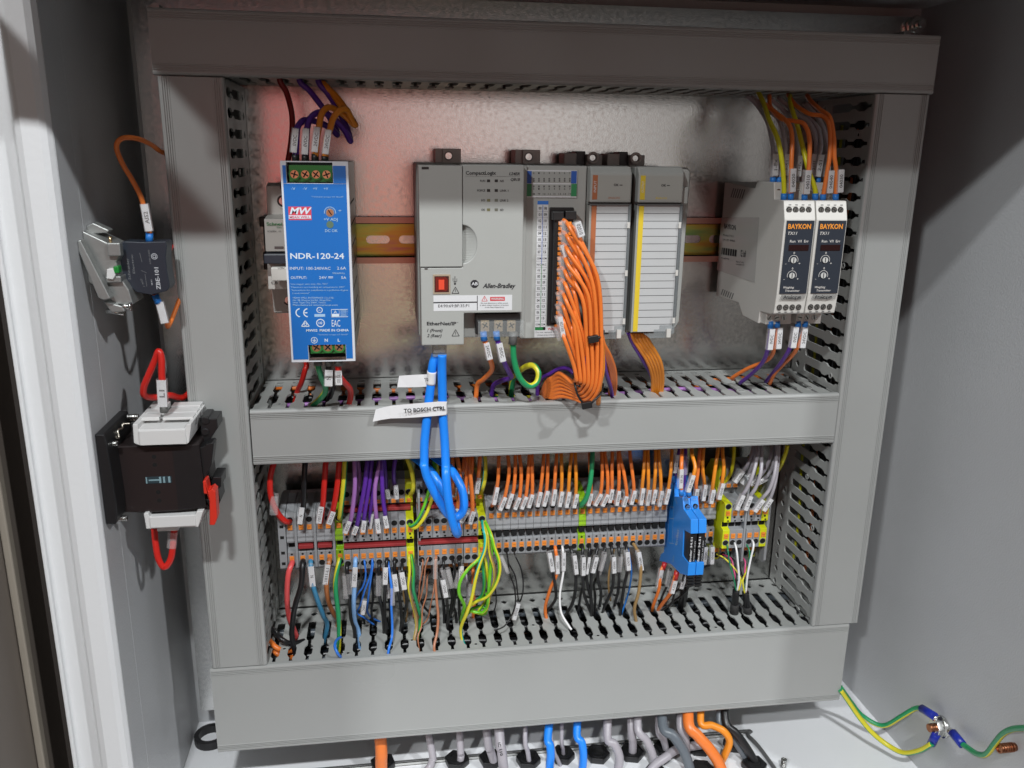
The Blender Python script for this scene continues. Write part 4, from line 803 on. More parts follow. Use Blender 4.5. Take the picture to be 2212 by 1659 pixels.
# paper flags
def seg_(pts, i, t0, t1, n=8):
    P = [px(p, 'c') for p in pts]; p0, p1, p2, p3 = P[i-1], P[i], P[i+1], P[i+2]; r_ = []
    for k in range(n+1):
        t = t0+(t1-t0)*k/n; r_.append(.5*((2*p1)+(p2-p0)*t+(2*p0-5*p1+4*p2-p3)*t*t+(3*p1-p0-3*p2+p3)*t**3))
    return r_
def flag(label, top, bot, y0, y1, words, wcrop, wpos):
    pt = [at('h', u, v, y0+(y1-y0)*k/(len(top)-1)) for k, (u, v) in enumerate(top)]; pb = [at('h', u, v, y0+(y1-y0)*k/(len(bot)-1)) for k, (u, v) in enumerate(bot)]; n = len(pt)
    t = Thing('cable_flag', label, 'label flag', tuple(pt[-1])); b = MB(); off = Vector((0, .25, 0)); v = pt+pb+[p+off for p in pt]+[p+off for p in pb]
    f = []
    for i in range(n-1): f += [(i, i+1, n+i+1, n+i), (2*n+i, 2*n+i+1, 3*n+i+1, 3*n+i), (i, i+1, 2*n+i+1, 2*n+i), (n+i, n+i+1, 3*n+i+1, 3*n+i)]
    f += [(0, n, 3*n, 2*n), (n-1, 2*n-1, 4*n-1, 3*n-1)]
    b.add(v, f, mat('white_paper', (.74, .74, .75), .55, var=.03, vs=80)); t.part('paper', b)
    b = MB(); u0, v0, u1, v1, h, s_, yy0, yy1 = wpos; p = at('h', u0, v0, yy0); q = at('h', u1, v1, yy1); r_ = at('h', u0, v0-h, yy0)
    b.text(s_, p, q-p, Vector((-(q-p).z, 0, (q-p).x)).normalized()*(r_-p).length, INK, bold=.03); t.part('writing', b, recalc=False)
    return t
flag('white paper flag reading TO BOSCH CTRL wrapped round the blue cables', [(1268, 515), (1345, 492), (1425, 475), (1560, 462), (1700, 450), (1915, 432)], [(1238, 640), (1330, 620), (1425, 606), (1560, 602), (1700, 594), (1915, 578)], -89, -96.2, 'x', 'h', (1562, 548, 1992, 518, 40, 'TO BOSCH CTRL', -97.0, -97.0))
t = Thing('cable_flag', 'plain white end of the tape flag wrapped over the right blue cable', 'label flag', tuple(at('h', 1960, 500, -95)))
b = MB(); 
def wrap(mb, crop, u0, v0, u1, v1, y, r, m):
    p, q = at(crop, u0, v0, y), at(crop, u1, v1, y); mb.cyl(p, q, r, m, 20, cap=True)
b.tube(seg_(lan2, 2, .5, 1.0), 3.4, mat('white_paper', 0), 18, sub=1); p = at('h', 1915, 432, -96.3); q = at('h', 1915, 578, -96.3); p2 = at('h', 2000, 432, -95.8); q2 = at('h', 2000, 566, -95.8)
b.add([p, q, q2, p2, p+Vector((0, .3, 0)), q+Vector((0, .3, 0)), q2+Vector((0, .3, 0)), p2+Vector((0, .3, 0))], [(0, 1, 2, 3), (4, 5, 6, 7), (0, 1, 5, 4), (2, 3, 7, 6), (0, 3, 7, 4), (1, 2, 6, 5)], mat('white_paper', 0)); t.part('paper', b)
t2 = flag('upper white paper flag, mostly blank, on the left blue cable', [(1512, 165), (1600, 158), (1700, 153), (1812, 148)], [(1492, 283), (1600, 283), (1700, 281), (1795, 276)], -86, -92, 'x', 'h', (1778, 222, 1815, 215, 34, 'TO', -94.5, -94.5))
b = MB(); b.tube(seg_(lan1, 1, .34, 1.0), 3.4, mat('white_paper', 0), 18, sub=1); t2.part('wrap', b)
# -------- orange 24VDC wires behind and right of the blue loop (crop c)
W('orange wire hidden behind the right blue cable, rear level', 'orange', 1.5, [(1085, 0, -50), (1095, 120, -54), (1095, 400, -52), (1105, 580, -46), (1100, 640, -38)], 'c', marks=[(1135, 460, 1110, 590, -46, '24VDC', 2.6)], group=TOPG)
W('orange wire seen inside the blue loop with its marker below', 'orange', 1.7, [(1150, 0, -50), (1165, 90, -58), (1192, 280, -62), (1190, 560, -62), (1165, 740, -61), (1150, 900, -55)], 'c', marks=[(1168, 752, 1130, 905, -61, '24VDC', 3.0)], group=TOPG)
W('dark orange wire with 24VDC marker high on the rear level', 'orange', 1.5, [(1265, 0, -48), (1250, 150, -50), (1240, 300, -48), (1235, 440, -44), (1230, 520, -38)], 'c', marks=[(1245, 240, 1232, 430, -48, '24VDC', 2.7)], group=TOPG)
W('orange wire bending right inside the blue loop', 'orange', 1.5, [(1285, 0, -50), (1290, 120, -58), (1285, 350, -60), (1275, 600, -60), (1250, 900, -56)], 'c', marks=[(1300, 800, 1215, 945, -60, '24VDC', 3.0)], group=TOPG)
W('orange wire with 24VDC marker right of the blue loop, front level', 'orange', 1.6, [(1310, 0, -50), (1325, 180, -60), (1355, 450, -63), (1372, 770, -62), (1345, 950, -55)], 'c', marks=[(1388, 792, 1335, 962, -62, '24VDC', 3.1)], group=TOPG)
W('dull orange wire with half hidden marker on the rear level', 'orange', 1.5, [(1365, 0, -48), (1370, 150, -52), (1350, 330, -50), (1330, 540, -40)], 'c', marks=[(1335, 370, 1315, 545, -47, '24VDC', 2.6)], group=TOPG)
W('orange wire with 24VDC marker left of the striped earth wire', 'orange', 1.6, [(1478, 0, -50), (1470, 90, -54), (1455, 300, -54), (1420, 540, -40)], 'c', marks=[(1460, 325, 1428, 540, -52, '24VDC', 3.1)], group=TOPG)
W('green and yellow wire entering the rear of the right yellow terminal', 'earthy', 1.8, [(1530, 0, -50), (1545, 120, -54), (1545, 320, -54), (1510, 480, -50), (1490, 535, -36)], 'c', stripe='teal', tw=.006, group=TOPG)
# -------- signal row (crop H)
sig = [('02010', 250, 248, 238, 355, 240, 362, 212, 495), ('02020', 320, 330, 300, 430, 302, 440, 260, 540), ('02030', 378, 378, 362, 408, 355, 412, 318, 525), ('02040', 410, 425, 412, 438, 412, 442, 375, 533),
 ('02050', 487, 480, 462, 430, 465, 436, 428, 530), ('02060', 508, 510, 510, 412, 512, 418, 482, 520), ('02070', 600, 590, 573, 392, 575, 398, 550, 512), ('02080', 632, 630, 622, 385, 630, 390, 600, 508),
 ('02090', 700, 690, 682, 370, 688, 378, 668, 502), ('02100', 735, 740, 737, 388, 742, 395, 722, 512), ('02110', 815, 800, 792, 392, 798, 398, 775, 518), ('02120', 845, 850, 850, 408, 858, 415, 834, 520),
 ('03010', 958, 962, 966, 400, 968, 410, 945, 505), ('03020', 1050, 1055, 1042, 408, 1045, 415, 998, 505), ('03030', 1075, 1095, 1094, 408, 1098, 418, 1055, 508), ('03040', 1133, 1130, 1130, 372, 1132, 378, 1110, 480),
 ('03050', 1180, 1185, 1182, 385, 1185, 390, 1165, 502), ('03060', 1188, 1222, 1245, 425, 1242, 432, 1218, 512), ('03070', 1270, 1288, 1300, 380, 1307, 388, 1278, 495), ('03080', 1385, 1376, 1365, 360, 1370, 370, 1353, 497),
 ('03090', 1410, 1413, 1413, 375, 1421, 382, 1402, 502), ('03100', 1470, 1468, 1458, 372, 1466, 380, 1445, 490), ('03110', 1495, 1507, 1510, 382, 1517, 390, 1495, 508), ('03120', 1595, 1587, 1570, 370, 1572, 376, 1545, 492)]
for k, (s_, ut, um, ue, ve, m0, n0, m1_, n1) in enumerate(sig):
    xh = 7.6+k*6.21
    W('orange wire with marker %s above the signal terminals' % s_, 'orange' if k < 9 or 12 <= k < 19 else 'amber', 1.42, [(ut, 40, -46), (ut, 115, -54), (um, 250, -60), (ue, ve, -58), (m1_+2, n1-20, -52), ('X', xh, -44, ZC+19)], 'H', marks=[(m0, n0, m1_, n1, -57-(k % 3)*.5, s_, 2.75)], group=TOPG)
W('thick dark green wire entering the green terminal of the signal row', 'green', 2.0, [(975, 30, -48), (978, 110, -58), (965, 300, -62), (935, 440, -60), (890, 510, -54), ('X', 82.1, -44, ZC+19)], 'H', stripe='earthg', group=TOPG)
# right hand end (crop I)
W('orange wire with marker 03130 plugged into the left relay', 'orange', 1.5, [(330, 30, -52), (325, 120, -72), (322, 220, -80), (322, 390, -80), (322, 435, -78)], 'I', marks=[(318, 222, 312, 368, -80, '03130', 3.0)], ferr=[(320, 385, 322, 432, -80, FBL)], group=TOPG)
W('amber wire with marker 03140 plugged into the right relay', 'amber', 1.5, [(400, 30, -52), (405, 110, -70), (428, 200, -78), (418, 270, -80), (380, 400, -80), (382, 440, -78)], 'I', marks=[(412, 268, 370, 398, -80, '03140', 3.2)], ferr=[(378, 395, 384, 436, -80, FBL)], group=TOPG)
W('purple wire with 0VDC marker behind the blue relays, left one', 'purple', 1.4, [(320, 30, -46), (305, 80, -52), (285, 200, -54), (265, 330, -48)], 'I', marks=[(290, 110, 265, 248, -54, '0VDC', 2.8)], ferr=[(268, 250, 262, 330, -50, FBL, 2.2)], group=TOPG)
W('purple wire with clear sleeve behind marker 03130', 'purple', 1.4, [(355, 30, -46), (355, 100, -54), (352, 240, -58), (330, 400, -50)], 'I', marks=[(360, 120, 350, 260, -58, None, 2.4)], group=TOPG)
for s_, pts, mk, cc in (('05010', [(472, 30, -46), (462, 120, -56), (450, 250, -58), (435, 370, -56), (450, 490, -46)], (442, 375, 425, 478, -56), 'orange'), ('05020', [(498, 30, -46), (490, 120, -56), (488, 240, -58), (500, 335, -56), (500, 480, -46)], (507, 342, 488, 465, -56), 'amber'),
  ('05030', [(610, 30, -46), (602, 110, -58), (582, 240, -62), (563, 378, -60), (550, 490, -46)], (568, 382, 548, 487, -60), 'amber'), ('05040', [(640, 30, -46), (643, 110, -56), (652, 200, -60), (638, 328, -60), (600, 470, -48)], (643, 332, 610, 455, -60), 'amber')):
    W('orange wire with marker %s right of the relays' % s_, cc, 1.5, pts, 'I', marks=[(*mk, s_, 3.0)], group=TOPG)
W('yellow wire behind marker 05040 right of the relays', 'yellow', 1.5, [(732, 30, -40), (730, 120, -44), (712, 240, -44), (672, 315, -40), (655, 340, -34)], 'I', group=TOPG)
W('yellow wire at the far right above the sensor terminals', 'yellow', 1.7, [(1148, 40, -52), (1130, 110, -52), (1085, 215, -46), (1010, 300, -40), (930, 330, -34)], 'I', group=TOPG)
for s_, pts, mk in (('1+S1', [(915, 30, -48), (915, 110, -58), (880, 260, -66), (830, 380, -66), (800, 425, -64), (745, 540, -55)], (800, 425, 748, 538, -64)), ('1-S1', [(940, 30, -48), (945, 120, -58), (940, 250, -66), (900, 370, -66), (862, 430, -64), (820, 535, -55)], (860, 432, 815, 540, -64)),
  ('2+S1', [(1058, 30, -50), (1060, 150, -62), (1045, 270, -68), (1005, 385, -68), (955, 450, -66), (890, 540, -55)], (955, 462, 888, 552, -66)), ('2-S1', [(1078, 30, -50), (1072, 180, -60), (1050, 330, -66), (1015, 445, -64), (960, 535, -55)], (1018, 455, 958, 545, -64)),
  ('1+Ex', [(885, 30, -44), (868, 110, -48), (838, 190, -50), (815, 225, -48), (750, 330, -38)], (800, 238, 735, 325, -48)), ('1-Ex', [(905, 30, -44), (885, 140, -48), (855, 245, -48), (800, 350, -38)], (862, 262, 790, 338, -47)),
  ('2+Ex', [(1030, 30, -46), (1015, 130, -52), (965, 240, -52), (900, 315, -46), (850, 350, -38)], (920, 295, 855, 345, -46)), ('2-Ex', [(1048, 30, -46), (1035, 190, -52), (985, 285, -50), (900, 340, -40)], (985, 295, 890, 345, -47))):
    W('grey sensor wire with marker %s at the right end of the terminals' % s_, 'grey', 1.5, pts, 'I', marks=[(*mk, s_, 3.2)], group=TOPG)
# -------- lower side, left (crop b)
zi = -245
def down(x, y=-40, z=zi): return ('X', x, y, z)
W('thick pinkish red wire dropping from the first feed terminal', 'pinkred', 2.15, [('X', -148.4, -44, ZC-18.5), (292, 520, -54), (252, 650, -58), (240, 900, -56), (262, 1130, -50), (320, 1290, -44), down(-146, -42, -248)], 'b', group=BOTG)
W('thick black wire dropping from the second feed terminal', 'black', 2.1, [('X', -140.3, -44, ZC-18.5), (423, 510, -54), (405, 760, -60), (335, 1000, -62), (305, 1200, -60), (300, 1400, -58), down(-146.5, -62, -250)], 'b', group=BOTG)
W('steel blue wire marked N below the feed terminals', 'steelblue', 1.9, [('X', -134, -44, ZC-18), (517, 500, -52), (540, 740, -58), (590, 920, -56), (660, 1110, -50), (710, 1240, -42), down(-130, -36, -248)], 'b', marks=[(522, 530, 545, 760, -57, 'N', 4.2)], group=BOTG)
W('brown wire marked 1011-L1 below the feed terminals', 'brown', 1.9, [('X', -119.7, -44, ZC-18), (735, 480, -52), (702, 740, -58), (720, 930, -54), (780, 1090, -44), (840, 1190, -34), down(-121, -34, -244)], 'b', marks=[(722, 508, 690, 738, -57, '1011-L1', 3.7)], group=BOTG)
W('twisted yellow and green wire dropping from the green terminal', 'earthy', 1.9, [('X', -111.7, -44, ZC-18), (852, 480, -53), (812, 680, -58), (812, 850, -60), (838, 1080, -60), (850, 1330, -60), down(-116.8, -62, -250)], 'b', stripe='earthg', tw=.045, group=BOTG)
W('black wire pair in clear sleeves left of the light blue wire', 'black', 1.5, [('X', -105.5, -50, ZC-17.5), (940, 560, -60), (960, 760, -62), (978, 950, -60), (990, 1150, -56), (1035, 1330, -52), down(-104, -58, -250)], 'b', marks=[(925, 640, 938, 905, -60, None, 3), (968, 620, 988, 850, -61, None, 3)], group=BOTG)
W('light blue wire with 0VDC marker below the terminals', 'lightblue', 1.75, [('X', -99.6, -50, ZC-17.5), (1040, 480, -62), (1030, 780, -64), (1022, 980, -62), (1035, 1180, -54), (1078, 1310, -48), down(-99, -50, -248)], 'b', marks=[(1042, 540, 1028, 770, -64, '0VDC', 3.6)], group=BOTG)
W('thin blue wire falling left behind the light blue one', 'blue', .75, [('X', -93.4, -50, ZC-17.5), (1150, 500, -60), (1162, 650, -58), (1125, 790, -55), (1050, 900, -52), (1030, 1100, -44), (1060, 1250, -30)], 'b', group=BOTG)
W('thin blue wire with the small grey marker on it', 'blue', .75, [('X', -87.4, -50, ZC-17.5), (1240, 480, -60), (1215, 650, -58), (1150, 830, -56), (1100, 1000, -52), (1060, 1090, -48), (1150, 1150, -44), (1260, 1230, -38)], 'b', marks=[(1152, 940, 1130, 1100, -56, '0VDC', 3.0, -1, True)], group=BOTG)
W('thin blue wire curling right over the bottom duct', 'blue', .8, [('X', -87.4, -50, ZC-17.6), (1245, 520, -60), (1222, 700, -58), (1195, 900, -54), (1180, 1060, -46), (1225, 1140, -36), (1345, 1200, -30)], 'b', group=BOTG)
W('black wire in a long clear sleeve, left of the first lower 0VDC marker', 'black', 1.35, [('X', -81.5, -50, ZC-17.5), (1320, 520, -60), (1318, 650, -62), (1325, 880, -60), (1355, 1050, -56), (1375, 1230, -50), down(-80, -46, -250)], 'b', marks=[(1322, 640, 1318, 870, -61, None, 3)], group=BOTG)
W('black wire with 0VDC marker, leftmost of the three below the middle block', 'black', 1.35, [('X', -75.3, -50, ZC-17.5), (1408, 480, -60), (1395, 740, -63), (1385, 900, -60), (1385, 1120, -54), (1400, 1260, -50), down(-78, -46, -250)], 'b', marks=[(1398, 545, 1392, 742, -63, '0VDC', 3.5)], group=BOTG)
W('black wire with 0VDC marker, middle of the three below the middle block', 'black', 1.35, [('X', -69.4, -50, ZC-17.5), (1500, 480, -60), (1505, 640, -62), (1540, 820, -63), ('d', 178, 900, -58), ('d', 195, 1080, -52), ('d', 190, 1180, -48), down(-69, -46, -250)], 'b', marks=[(1498, 625, 1525, 822, -63, '0VDC', 3.6)], group=BOTG)
W('black wire with 0VDC marker, rightmost of the three below the middle block', 'black', 1.35, [('X', -63.6, -50, ZC-17.5), (200, 480, -62), (245, 730, -63), (260, 900, -58), (228, 1050, -52), (205, 1170, -46), down(-66, -44, -250)], 'd', marks=[(195, 492, 232, 712, -63, '0VDC', 3.6)], group=BOTG)
W('blue wire leaving a clear sleeve and arching over the duct', 'blue', 1.0, [('X', -75.3, -50, ZC-18), (25, 420, -60), (65, 720, -66), (60, 930, -66), (72, 1150, -66), (68, 1350, -70), (30, 1490, -78), down(-78, -80, -240)], 'd', marks=[(75, 700, 85, 915, -66, None, 3.4)], group=BOTG)
W('mustard yellow wire below the middle yellow terminal', 'earthy', 1.35, [('X', -57.4, -50, ZC-17.5), (292, 300, -60), (300, 500, -63), (288, 700, -63), (330, 890, -58), (375, 1060, -54), (388, 1220, -56), (360, 1390, -62), down(-56, -66, -250)], 'd', stripe='tan', tw=.02, group=BOTG)
W('lime green wire below the middle yellow terminal', 'lime', 1.35, [('X', -56.4, -50, ZC-17.5), (322, 300, -60), (348, 500, -62), (345, 720, -61), (385, 880, -57), (425, 1040, -52), (430, 1120, -48), down(-54, -48, -250)], 'd', stripe='earthg', group=BOTG)
for i, (pts) in enumerate(([('X', -48.6, -50, ZC-17.5), (470, 380, -60), (455, 520, -58), (428, 650, -56), (410, 850, -54), (350, 950, -50), (345, 1100, -46)], [('X', -42.6, -50, ZC-17.5), (535, 330, -60), (500, 450, -60), (480, 650, -58), (435, 850, -54), (385, 960, -50), (430, 1150, -48)], [('X', -42.6, -38, ZC-37), (525, 600, -50), (515, 800, -52), (465, 980, -54), (452, 1200, -58), (405, 1370, -64), down(-50, -70, -250)], [('X', -36.5, -38, ZC-37), (605, 760, -54), (572, 920, -52), (530, 1110, -46), (440, 1200, -44)])):
    W(('thin brown wire crossing left, first of four below the blue loop', 'thin brown wire crossing the first one below the blue loop', 'thin brown wire running furthest down into the duct', 'thin brown wire curving left from the sleeved brown wire')[i], 'copperbrown', .6, pts, 'd', group=BOTG)
W('brown wire with long clear sleeve reaching over the bottom duct', 'copperbrown', 1.1, [('X', -36.4, -50, ZC-17.5), (637, 330, -62), (630, 590, -64), (648, 860, -66), (668, 1070, -68), (655, 1280, -72), (615, 1500, -80), down(-36, -82, -240)], 'd', marks=[(636, 322, 636, 572, -63, None, 3)], group=BOTG)
W('black wire in a tilted clear sleeve, first right of the brown wire', 'black', 1.15, [('X', -30.2, -50, ZC-17.5), (735, 380, -60), (765, 560, -62), (820, 720, -62), (848, 830, -58), (830, 980, -52), (800, 1150, -46), down(-26, -40, -250)], 'd', marks=[(728, 460, 790, 700, -62, None, 3)], group=BOTG)
W('black wire with 24VDC marker below the blue cable loop', 'black', 1.2, [('X', -30.4, -50, ZC-18), (715, 480, -58), (740, 600, -62), (775, 820, -62), (790, 980, -56), (790, 1150, -48), down(-28, -44, -250)], 'd', marks=[(728, 592, 770, 815, -63, '24VDC', 3.4)], group=BOTG)
W('black wire in a tilted clear sleeve, second right of the brown wire', 'black', 1.15, [('X', -24.2, -50, ZC-17.5), (862, 380, -60), (885, 500, -62), (855, 700, -60), (880, 860, -56), (850, 1000, -50), (800, 1090, -46)], 'd', marks=[(795, 455, 850, 690, -62, None, 2.6), (900, 500, 895, 690, -60, None, 3)], group=BOTG)
W('black wire with greyed 24VDC marker, left of the yellow loop', 'black', 1.3, [('X', -18.2, -50, ZC-17.5), (935, 340, -60), (945, 440, -62), (935, 640, -58), (938, 850, -54), (950, 1120, -46), down(-14, -44, -250)], 'd', marks=[(970, 412, 955, 628, -61, '24VDC', 3.4)], group=BOTG)
EW = [('yellow wire making the widest loop to the left', 'earthy', 'lime', [('X', -.8, -50, ZC-17.5), (1195, 330, -62), (1060, 460, -66), (955, 620, -68), (940, 780, -68), (1005, 930, -64), (985, 1040, -58), (965, 1130, -48)]),
 ('teal and yellow wire running diagonally in front of the others', 'teal', 'earthy', [('X', -.8, -50, ZC+14), (1255, -60, -66), (1280, 60, -70), (1268, 220, -73), (1205, 400, -75), (1150, 600, -76), (1100, 850, -75), (1040, 1030, -73), (960, 1270, -66), down(-13, -66, -248)]),
 ('lime wire forming the outermost right curve', 'lime', 'earthy', [('X', -.2, -50, ZC+14), (1345, 0, -66), (1395, 180, -70), (1455, 350, -72), (1460, 520, -72), (1400, 690, -70), (1300, 820, -66), (1160, 885, -62), (1060, 960, -60), (1000, 1060, -52)]),
 ('yellow wire second from the right in the earth bunch', 'earthy', 'tan', [('X', -.4, -50, ZC+13.6), (1308, 0, -64), (1335, 250, -68), (1395, 450, -69), (1400, 620, -66), (1340, 800, -62), (1315, 900, -58)]),
 ('lime wire falling straight and folding back under the bunch', 'lime', 'earthy', [('X', -.5, -50, ZC+13), (1345, 120, -62), (1350, 400, -64), (1330, 650, -66), (1318, 860, -64), (1300, 960, -60), (1230, 1030, -58), (1090, 1010, -56)]),
 ('green wire with the short inner curve', 'earthg', 'lime', [('X', -.8, -50, ZC-17), (1240, 380, -60), (1265, 600, -62), (1245, 780, -61), (1170, 870, -58), (1080, 930, -57), (1020, 1010, -52)]),
 ('yellow wire folded sharply near the bottom duct', 'earthy', 'lime', [('X', -.4, -50, ZC-17), (1285, 380, -58), (1310, 560, -60), (1325, 720, -58), (1300, 850, -56), (1190, 1020, -54), (1270, 1040, -54), (1298, 980, -56)]),
 ('green wire folded flat on the duct slots', 'lime', 'earthg', [(1298, 780, -60), (1300, 960, -56), (1210, 945, -54), (1120, 975, -52), (1060, 1030, -50), (1000, 1090, -46)])]
for l_, c1, c2, pts in EW: W(l_+' below the right yellow terminal', c1, 1.4, pts, 'd', stripe=c2, tw=.03, group='green and yellow earth wires below the right yellow terminal')
W('orange wire dropping behind the green and yellow bunch', 'orange', 1.3, [('X', -6.2, -38, ZC-37), (1118, 470, -46), (1120, 700, -46), (1135, 920, -40), (1118, 1120, -34), down(-4, -34, -246)], 'd', marks=[(1092, 640, 1088, 810, -46, None, 1.8)], group=BOTG)
EX = [('thin black wire hanging behind the light blue wire', 'black', 1.0, [('X', -93.5, -38, ZC-37), (1130, 720, -48), (1100, 900, -46), (1120, 1050, -42), (1140, 1180, -34), ('X', -93, -32, -246)], 'b', None),
 ('thin black wire hanging right of the small grey marker', 'black', 1.0, [('X', -87.4, -38, ZC-37), (1235, 720, -48), (1250, 900, -46), (1230, 1060, -42), (1250, 1190, -34), ('X', -84, -32, -246)], 'b', None),
 ('black wire crossing behind the left 0VDC markers', 'black', 1.1, [('X', -75.2, -38, ZC-37), (1400, 800, -50), (1440, 950, -48), (1450, 1100, -44), (1440, 1230, -36), ('X', -73, -34, -248)], 'b', (1412, 745, 1425, 905, -52, '0VDC', 2.6)),
 ('brown wire hanging between the 0VDC markers and the mustard wire', 'tan', .8, [('X', -63.5, -38, ZC-37), (215, 640, -48), (225, 850, -48), (270, 1000, -44), (250, 1150, -38)], 'd', None),
 ('black wire tangled behind the thin brown ones', 'black', 1.0, [('X', -48.5, -38, ZC-37), (450, 620, -46), (420, 780, -46), (470, 930, -44), (560, 1040, -40), (570, 1140, -34), ('X', -42, -32, -246)], 'd', None),
 ('black wire hanging left of the 24VDC marker under the blue loop', 'black', 1.2, [('X', -30.3, -38, ZC-37), (700, 640, -50), (720, 800, -50), (740, 960, -46), (745, 1120, -40), ('X', -31, -38, -248)], 'd', None),
 ('black wire weaving between the sleeves under the blue loop', 'black', 1.2, [('X', -24.2, -38, ZC-37), (850, 620, -48), (900, 760, -50), (860, 920, -48), (900, 1060, -42), ('X', -20, -38, -248)], 'd', None),
 ('grey wire hanging behind the yellow loop', 'grey', .9, [('X', -12.3, -38, ZC-37), (1040, 620, -44), (1050, 800, -44), (1010, 960, -40), (1040, 1110, -34)], 'd', None),
 ('black wire curving behind markers 03010 and 03020', 'black', 1.1, [('X', 94, -42, ZC-20), (925, 1000, -46), (905, 1120, -44), (880, 1240, -38), ('X', 84, -34, -248)], 'H', None),
 ('black wire with half hidden sleeve behind marker 03030', 'black', 1.1, [('X', 104, -42, ZC-20), (1040, 1010, -46), (990, 1120, -46), (1000, 1230, -40), ('X', 98, -36, -248)], 'H', (1050, 940, 1030, 1040, -48, None, 2)),
 ('brown wire hanging behind marker 03050', 'tan', .9, [('X', 112, -42, ZC-20), (1110, 1020, -46), (1105, 1150, -44), (1120, 1250, -38)], 'H', None),
 ('blue wire hanging behind marker 03070', 'clearblue', .8, [('X', 122, -42, ZC-20), (1280, 1000, -46), (1270, 1130, -44), (1240, 1250, -38), ('X', 120, -34, -248)], 'H', None)]
for l_, cc, r_, pts, cr, mk in EX: W(l_, cc, r_, pts, cr, marks=[mk] if mk else [], group=BOTG)
# -------- lower side, right (crop H)
thin = [('thin black wire falling straight down beside the green bunch', [('X', 13.8, -46, ZC-25), (222, 1000, -50), (222, 1150, -52), (230, 1260, -50), (200, 1375, -46)]), ('thin black wire running to the dangling 02020 marker', [('X', 20, -44, ZC-18.5), (320, 930, -54), (335, 1040, -56), (372, 1150, -58), (378, 1280, -62), (340, 1380, -64), (290, 1450, -68), (215, 1482, -70)]), ('thin black wire curving right above the dangling marker', [('X', 26.2, -44, ZC-18.5), (378, 900, -54), (425, 1010, -56), (440, 1140, -56), (418, 1250, -54), (330, 1400, -50)]), ('thin black wire between the two curving ones', [('X', 20.2, -44, ZC-18.5), (330, 960, -54), (378, 1060, -56), (395, 1180, -56), (400, 1270, -58), (380, 1370, -60)])]
for k, (l_, pts) in enumerate(thin): W(l_, 'black', .6, pts, 'H', group=BOTG, marks=[(270, 900, 325, 1030, -56, None, 1.8)] if k == 1 else ([(402, 1268, 368, 1392, -60, '02020', 3.2, -1, True)] if k == 3 else ()))
bs = [('black wire with marker 02090 below the signal terminals', 'black', 1.3, 5, [(638, 880, -50), (665, 1010, -55), (688, 1130, -54), (690, 1240, -48), (625, 1330, -40), (610, 1380, -36)], (643, 872, 667, 1015, -55, '02090', 3.2)),
 ('orange wire with 24VDC marker below the signal terminals', 'orange', 1.45, 6, [(692, 860, -50), (705, 1020, -52), (650, 1160, -50), (612, 1300, -44), (625, 1400, -42), (665, 1480, -46)], (702, 892, 705, 1032, -52, '24VDC', 3.0)),
 ('white wire with shaded marker 02110 curving over the slots', 'white', .95, 7, [(748, 860, -50), (752, 1020, -54), (725, 1200, -56), (735, 1340, -60), (790, 1440, -66), (815, 1475, -68)], (755, 872, 752, 1012, -54, '02110', 2.8)),
 ('black wire with marker 02120 below the green terminal', 'black', 1.4, 8, [(818, 870, -50), (845, 1030, -55), (847, 1150, -54), (822, 1270, -48), (765, 1370, -42)], (836, 892, 852, 1035, -55, '02120', 3.1)),
 ('black wire with marker 03010 below the signal terminals', 'black', 1.3, 10, [(903, 860, -50), (903, 1040, -55), (912, 1190, -52), (945, 1290, -46), (975, 1370, -42)], (908, 905, 906, 1045, -55, '03010', 3.0)),
 ('black wire with narrow marker 03020 squeezed between two others', 'black', 1.3, 11, [(955, 860, -50), (930, 1040, -53), (948, 1160, -52), (972, 1260, -48), (978, 1400, -42)], (953, 905, 933, 1035, -53, '03020', 2.0)),
 ('black wire with slanted marker 03030 below the signal terminals', 'black', 1.3, 12, [(1013, 860, -50), (975, 1025, -55), (965, 1180, -52), (968, 1320, -46), (970, 1400, -42)], (1010, 905, 980, 1025, -55, '03030', 3.1)),
 ('black wire in a slanted clear sleeve right of marker 03030', 'black', 1.3, 13, [(1070, 860, -50), (1025, 1010, -54), (1022, 1090, -54), (1045, 1190, -50), (1035, 1290, -42)], (1075, 880, 1042, 1008, -54, None, 3)),
 ('black wire with marker 03050 below the signal terminals', 'black', 1.3, 14, [(1130, 860, -50), (1140, 1025, -55), (1130, 1160, -52), (1070, 1300, -44), (1060, 1340, -38)], (1142, 903, 1145, 1027, -55, '03050', 3.1)),
 ('black wire in a clear sleeve right of marker 03050', 'black', 1.3, 15, [(1185, 860, -50), (1185, 1020, -54), (1180, 1160, -50), (1150, 1285, -42)], (1200, 900, 1185, 1015, -54, None, 3)),
 ('black wire with marker 03070 below the signal terminals', 'black', 1.4, 16, [(1245, 860, -50), (1250, 1010, -55), (1222, 1150, -54), (1195, 1350, -46), (1195, 1400, -42)], (1247, 865, 1257, 1005, -55, '03070', 3.4)),
 ('tan brown wire with marker 03080 below the signal terminals', 'tan', 1.4, 17, [(1318, 840, -50), (1345, 900, -56), (1355, 1010, -60), (1338, 1180, -60), (1305, 1310, -58), (1320, 1420, -56)], (1335, 865, 1358, 1006, -58, '03080', 3.3))]
for l_, cc, r_, k, pts, mk in bs:
    xh = 7.6+(k+3)*6.21
    W(l_, cc, r_, [('X', at('H', {5: 635, 6: 690, 7: 745, 8: 800, 10: 905, 11: 965, 12: 1020, 13: 1070, 14: 1128, 15: 1182, 16: 1238, 17: 1290}[k], 815, -46).x, -43, ZC-18.4)]+pts, 'H', marks=[mk], group=BOTG)
